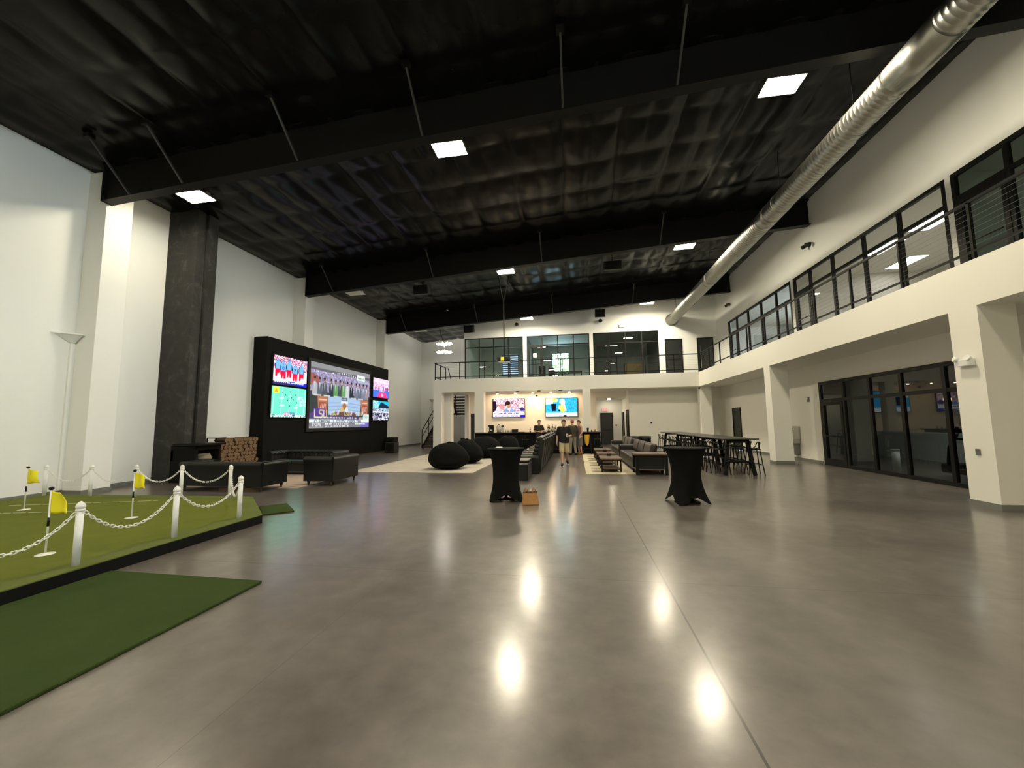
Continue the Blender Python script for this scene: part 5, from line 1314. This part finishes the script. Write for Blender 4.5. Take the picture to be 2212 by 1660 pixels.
t = thing('paper_roll_stand', 'white roll stand just inside the gym glass', 'stand', (9.6, 14.1, 0)); MB().cyl((0, 0, 0), (0, 0, .62), .10, n=16).build('tube', M_white, t); MB().cyl((0, 0, .62), (0, 0, .66), .11, n=16).build('cap', M_white, t)

# ================================================================== PEOPLE
def blob(parts, voxel, name, mat, parent, smooth_it=2):
    """one continuous surface from tapered limbs and ellipsoids"""
    mb = MB()
    for p in parts:
        if p[0] == 'l':
            _, pts, rs = p
            for i in range(len(pts) - 1): mb.cyl(pts[i], pts[i + 1], rs[i], rs[i + 1], n=16)
            for q, r in zip(pts, rs): mb.ell(q, (r, r, r), 14, 10)
        elif p[0] == 'e': mb.ell(p[1], p[2], 18, 12, p[3] if len(p) > 3 else None)
        elif p[0] == 't':   # elliptical torso stack: (z, cx, cy, rx, ry)
            st_ = p[1]; n = 20
            vs_ = [(cx + rx * math.cos(2 * PI * k / n), cy + ry * math.sin(2 * PI * k / n), z) for z, cx, cy, rx, ry in st_ for k in range(n)]
            fs = [(j * n + k, j * n + (k + 1) % n, (j + 1) * n + (k + 1) % n, (j + 1) * n + k) for j in range(len(st_) - 1) for k in range(n)]
            fs += [tuple(range(n - 1, -1, -1)), tuple((len(st_) - 1) * n + k for k in range(n))]
            mb.add(vs_, fs, True)
    o = mb.build(name, mat, parent)
    md = o.modifiers.new('join', 'REMESH'); md.mode = 'VOXEL'; md.voxel_size = voxel; md.use_smooth_shade = True
    s = o.modifiers.new('soften', 'SMOOTH'); s.iterations = smooth_it; s.factor = .5
    dg = bpy.context.evaluated_depsgraph_get(); me = bpy.data.meshes.new_from_object(o.evaluated_get(dg))
    o.modifiers.clear(); o.data = me; me.materials.clear(); me.materials.append(mat)
    me.polygons.foreach_set('use_smooth', [True] * len(me.polygons))
    return o
def V(*a): return Vector(a)
def hand(wrist, d, n_, curl=.5, side=1):
    """palm, four bent fingers of different lengths and a thumb from the palm's side; d finger direction, n_ palm normal"""
    d = d.normalized(); n_ = (n_ - d * n_.dot(d)).normalized(); a = d.cross(n_).normalized() * side
    out = [('e', wrist + d * .045, (.038, .022, .05), Matrix((a, n_, d)).transposed())]
    for k, (off, ln) in enumerate(((.030, .068), (.010, .076), (-.010, .070), (-.028, .055))):
        b = wrist + d * .085 + a * off; m = b + d * (ln * .5) - n_ * (-.012 * curl); e = m + (d * (1 - curl) + n_ * curl).normalized() * (ln * .5)
        out.append(('l', [wrist + d * .05 + a * off * .8, b, m, e], [.011, .0095, .0088, .0078]))
    tb = wrist + d * .03 + a * .032; tm = tb + (d * .6 + a * .7 + n_ * .3).normalized() * .04
    out.append(('l', [tb, tm, tm + (d + n_ * .4).normalized() * .03], [.013, .0105, .009]))
    return out
def person(label, loc, rz, J, looks, voxel=.011):
    """local -y is the direction the body faces. J: joints; looks: clothing"""
    t = thing('person', label, 'person', loc, rz)
    s = J.get('scale', 1.0)
    hd, nk, ch, wa, hp = J['head'], J['neck'], J['chest'], J['waist'], J['hip']
    face = Matrix.Rotation(J.get('turn', 0), 3, 'Z')
    F = lambda x, y, z: hd + face @ V(x, y, z)
    body = [('t', [(hp.z - .06, hp.x, hp.y, .155, .11), (hp.z + .04, hp.x, hp.y, .165, .115), (wa.z, wa.x, wa.y, .135, .10), (ch.z - .06, ch.x, ch.y, .160, .115), (ch.z + .06, ch.x, ch.y, .165, .11), (nk.z - .05, nk.x, nk.y, .09, .07), (nk.z, nk.x, nk.y, .058, .058)]),
            ('l', [nk - V(0, 0, .05), nk + (hd - nk) * .6], [.062, .054]),
            ('e', F(0, .01, .03), (.075, .093, .095)), ('e', F(0, -.012, -.045), (.060, .072, .075)), ('e', F(0, -.045, -.095), (.030, .03, .025)),
            ('l', [F(0, -.088, .02), F(0, -.108, -.025)], [.009, .015]), ('e', F(0, -.084, -.062), (.022, .012, .008)),
            ('e', F(.078, .012, -.005), (.012, .02, .032)), ('e', F(-.078, .012, -.005), (.012, .02, .032))]
    for sd in ('L', 'R'):
        sh, el, wr = J['sh' + sd], J['el' + sd], J['wr' + sd]
        body.append(('l', [V(nk.x + (sh.x - nk.x) * .3, nk.y, nk.z - .05), sh], [.05, .052])); body.append(('l', [sh, el, wr], [.050, .040, .027]))
        d, nn, c = J['hand' + sd]; body += hand(wr, d, nn, c, 1 if sd == 'L' else -1)
        h_, kn, an, toe = J['hp' + sd], J['kn' + sd], J['an' + sd], J['toe' + sd]
        body.append(('l', [h_, h_.lerp(kn, .5), kn, kn.lerp(an, .35), an], [.088, .075, .054, .055, .036]))
        body.append(('l', [an, an.lerp(toe, .5) - V(0, 0, .01), toe], [.036, .035, .028]))
    blob(body, voxel, 'body', looks['skin'], t)
    for sx in (-1, 1):
        MB().ell(F(sx * .030, -.083, .012), (.013, .008, .007), 10, 8).build('eye', M_black, t)
    # hair
    hm = MB(); 
    def hf(u, v):
        th = 2 * PI * u; ph = PI / 2 * v; front = math.sin(th) < -.2
        lim = looks.get('hairline', .03); z = math.cos(ph)
        zz = (.108 * z + .030) if not front else max(.108 * z + .030, .080 + .010 * math.sin(th * 9))
        zz += .012 * noise.noise(Vector((math.cos(th) * 3, math.sin(th) * 3, z * 4)))
        q = F(.083 * math.cos(th) * math.sin(ph), .01 + .100 * math.sin(th) * math.sin(ph), zz - (0 if front else lim * v))
        return tuple(q)
    hm.grid(hf, 24, 8, closeu=True).build('hair', looks.get('hairmat', M_hair), t, solid=.012)
    if looks.get('bun'): MB().ell(F(*looks['bun']), (.045, .045, .04), 12, 8).build('hair_bun', M_hair, t)
    if looks.get('cap'):
        cm = MB(); cm.ell(F(0, .008, .055), (.088, .105, .085), 20, 12); cp = cm.build('cap', looks['cap'], t)
        def bf(u, v):
            th = PI + PI * u; r = .09 + .075 * v; return tuple(F(.8 * r * math.cos(th), .0 + 1.15 * r * math.sin(th), .055 - .02 * v))
        MB().grid(bf, 14, 4).build('brim', looks['cap'], cp, solid=.006)
    # top
    e = looks.get('ease', .022)
    top = [('t', [(looks.get('hem', hp.z - .02), hp.x, hp.y, .165 + e, .125 + e), (wa.z, wa.x, wa.y, .150 + e, .112 + e), (ch.z - .06, ch.x, ch.y, .165 + e, .118 + e), (ch.z + .07, ch.x, ch.y, .168 + e * .7, .112 + e * .6), (nk.z - .045, nk.x, nk.y, .105, .085), (nk.z - .015, nk.x, nk.y, .074, .072)])]
    for sd in ('L', 'R'):
        sh, el, wr = J['sh' + sd], J['el' + sd], J['wr' + sd]
        if looks.get('sleeve', .6) > 0:
            end = sh.lerp(el, looks['sleeve']) if looks['sleeve'] <= 1 else el.lerp(wr, looks['sleeve'] - 1)
            pts = [sh, end] if looks['sleeve'] <= 1 else [sh, el, end]
            top.append(('l', [V(nk.x + (sh.x - nk.x) * .35, nk.y, nk.z - .055), sh], [.056, .062])); top.append(('l', pts, [.064, .066] if len(pts) == 2 else [.062, .054, .042]))
    blob(top, voxel, 'shirt', looks['top'], t, 3)
    # legs wear
    pts = [('t', [(hp.z - .09, hp.x, hp.y, .172, .125), (hp.z + .05, hp.x, hp.y, .170, .122), (wa.z - .04, wa.x, wa.y, .152, .115)])]
    for sd in ('L', 'R'):
        h_, kn, an = J['hp' + sd], J['kn' + sd], J['an' + sd]
        if looks['legs'] == 'shorts':
            pts.append(('l', [h_, h_.lerp(kn, .5), h_.lerp(kn, .92)], [.098, .098, .098]))
        else: pts.append(('l', [h_, h_.lerp(kn, .5), kn, kn.lerp(an, .5), an + V(0, 0, .02)], [.098, .088, .070, .064, .060]))
    if looks['legs'] == 'skirt':
        pts = [('t', [(.42, hp.x, hp.y, .20, .17), (.62, hp.x, hp.y, .19, .155), (hp.z - .05, hp.x, hp.y, .178, .135), (wa.z - .03, wa.x, wa.y, .150, .112)])]
    blob(pts, voxel, {'shorts': 'shorts', 'skirt': 'skirt'}.get(looks['legs'], 'trousers'), looks['bottom'], t, 3)
    for sd in ('L', 'R'):
        an, toe = J['an' + sd], J['toe' + sd]; heel = an + (an - toe) * .38; heel.z = toe.z + (an.z - toe.z) * .25
        sh_ = blob([('l', [heel, an.lerp(toe, .4) - V(0, 0, .012), toe], [.042, .048, .042]), ('l', [an - V(0, 0, .02), an.lerp(toe, .25)], [.048, .045])], .009, 'shoe', looks['shoe'], t)
        if looks.get('sole'):
            d = (toe - heel); 
            MB().bar(heel - V(0, 0, .034) - d * .12, toe - V(0, 0, .034) + d * .14, .088, .024).build('sole', looks['sole'], sh_, bevel=.008)
    return t
def pose(**k):
    J = dict(head=V(0, -.02, 1.575), neck=V(0, .01, 1.455), chest=V(0, .01, 1.27), waist=V(0, .0, 1.06), hip=V(0, 0, .93),
             shL=V(.185, .01, 1.395), shR=V(-.185, .01, 1.395), elL=V(.235, .04, 1.12), elR=V(-.235, .04, 1.12), wrL=V(.25, -.06, .88), wrR=V(-.25, -.06, .88),
             hpL=V(.09, 0, .90), hpR=V(-.09, 0, .90), knL=V(.10, -.02, .49), knR=V(-.10, -.02, .49), anL=V(.10, .02, .085), anR=V(-.10, .02, .085), toeL=V(.12, -.14, .040), toeR=V(-.12, -.14, .040),
             handL=(V(0, -.1, -1), V(-1, 0, 0), .35), handR=(V(0, -.1, -1), V(1, 0, 0), .35))
    J.update(k); return J
# walking man (comes toward the camera, phone in his left hand)
Jw = pose(head=V(0, -.05, 1.575), elL=V(.27, .04, 1.13), wrL=V(.19, -.20, 1.09), handL=(V(-.55, -.75, .25), V(-.5, .1, .8), .55), elR=V(-.25, .08, 1.12), wrR=V(-.27, .02, .86), handR=(V(0, -.25, -1), V(1, 0, 0), .4),
          knL=V(.10, .03, .50), anL=V(.11, .30, .17), toeL=V(.12, .16, .075), knR=V(-.09, -.16, .50), anR=V(-.09, -.24, .085), toeR=V(-.10, -.41, .044))
person('man walking toward the camera in black tee and khaki shorts holding a phone', (-.47, 15.30, 0), .04, Jw, dict(skin=M_skin2, top=M_tee, sleeve=.8, hem=.84, legs='shorts', bottom=M_khaki, shoe=M_tee, sole=M_white, ease=.028))
_hp = Matrix.Rotation(.04, 4, 'Z') @ V(.115, -.285, 1.125)
ph = thing('phone', 'white phone held in the walking man\'s left hand', 'phone', (-.47 + _hp.x, 15.30 + _hp.y, _hp.z), .04)
MB().cb((0, 0, 0), (.075, .010, .150)).xf(Matrix.Rotation(.5, 4, 'X')).build('case', M_white, ph, bevel=.004); MB().cb((0, .006, 0), (.066, .002, .138)).xf(Matrix.Rotation(.5, 4, 'X')).build('glass_face', M_black, ph)
# bartender leaning at the bar, arms folded low
Jb = pose(head=V(.01, -.04, 1.60), turn=.35, elL=V(.25, -.02, 1.16), wrL=V(.03, -.22, 1.15), handL=(V(-1, -.1, .05), V(0, .4, -.8), .4), elR=V(-.25, -.02, 1.16), wrR=V(.02, -.20, 1.10), handR=(V(1, -.1, .2), V(0, .4, -.8), .4))
person('bartender in black short sleeve shirt standing at the bar with hands joined', (-1.92, 20.90, .02), .35, Jb, dict(skin=M_skin, top=M_tee, sleeve=.7, hem=.86, legs='trousers', bottom=M_tee, shoe=M_tee))
Jc = pose(head=V(0, -.05, 1.60), turn=.35, elL=V(.26, .0, 1.13), wrL=V(.16, -.22, 1.10), handL=(V(-.4, -1, .1), V(-.3, 0, -.8), .4), elR=V(-.25, -.02, 1.13), wrR=V(-.14, -.22, 1.12), handR=(V(.4, -1, .1), V(.3, 0, -.8), .4), knL=V(.12, .0, .49), anL=V(.15, .03, .085), toeL=V(.18, -.12, .04), anR=V(-.12, .05, .085), toeR=V(-.14, -.10, .04))
person('man in red cap and dark shirt seen from behind at the bar', (-.19, 20.30, 0), PI + .35, Jc, dict(skin=M_skin, top=M_olive, sleeve=1.2, hem=.90, legs='trousers', bottom=M_grey, shoe=M_tee, cap=M_cap, ease=.03))
Jd = pose(head=V(0, -.04, 1.575), elL=V(.21, .03, 1.13), wrL=V(.20, -.12, .93), elR=V(-.21, .02, 1.13), wrR=V(-.16, -.18, 1.02), shL=V(.165, .01, 1.385), shR=V(-.165, .01, 1.385))
person('woman in mauve top and grey skirt facing the man in the red cap', (.15, 20.72, 0), -1.0, Jd, dict(skin=M_skin2, top=M_mauve, sleeve=0, hem=.90, legs='skirt', bottom=M_blue, shoe=M_tan, bun=(.0, .085, .045), ease=.008))
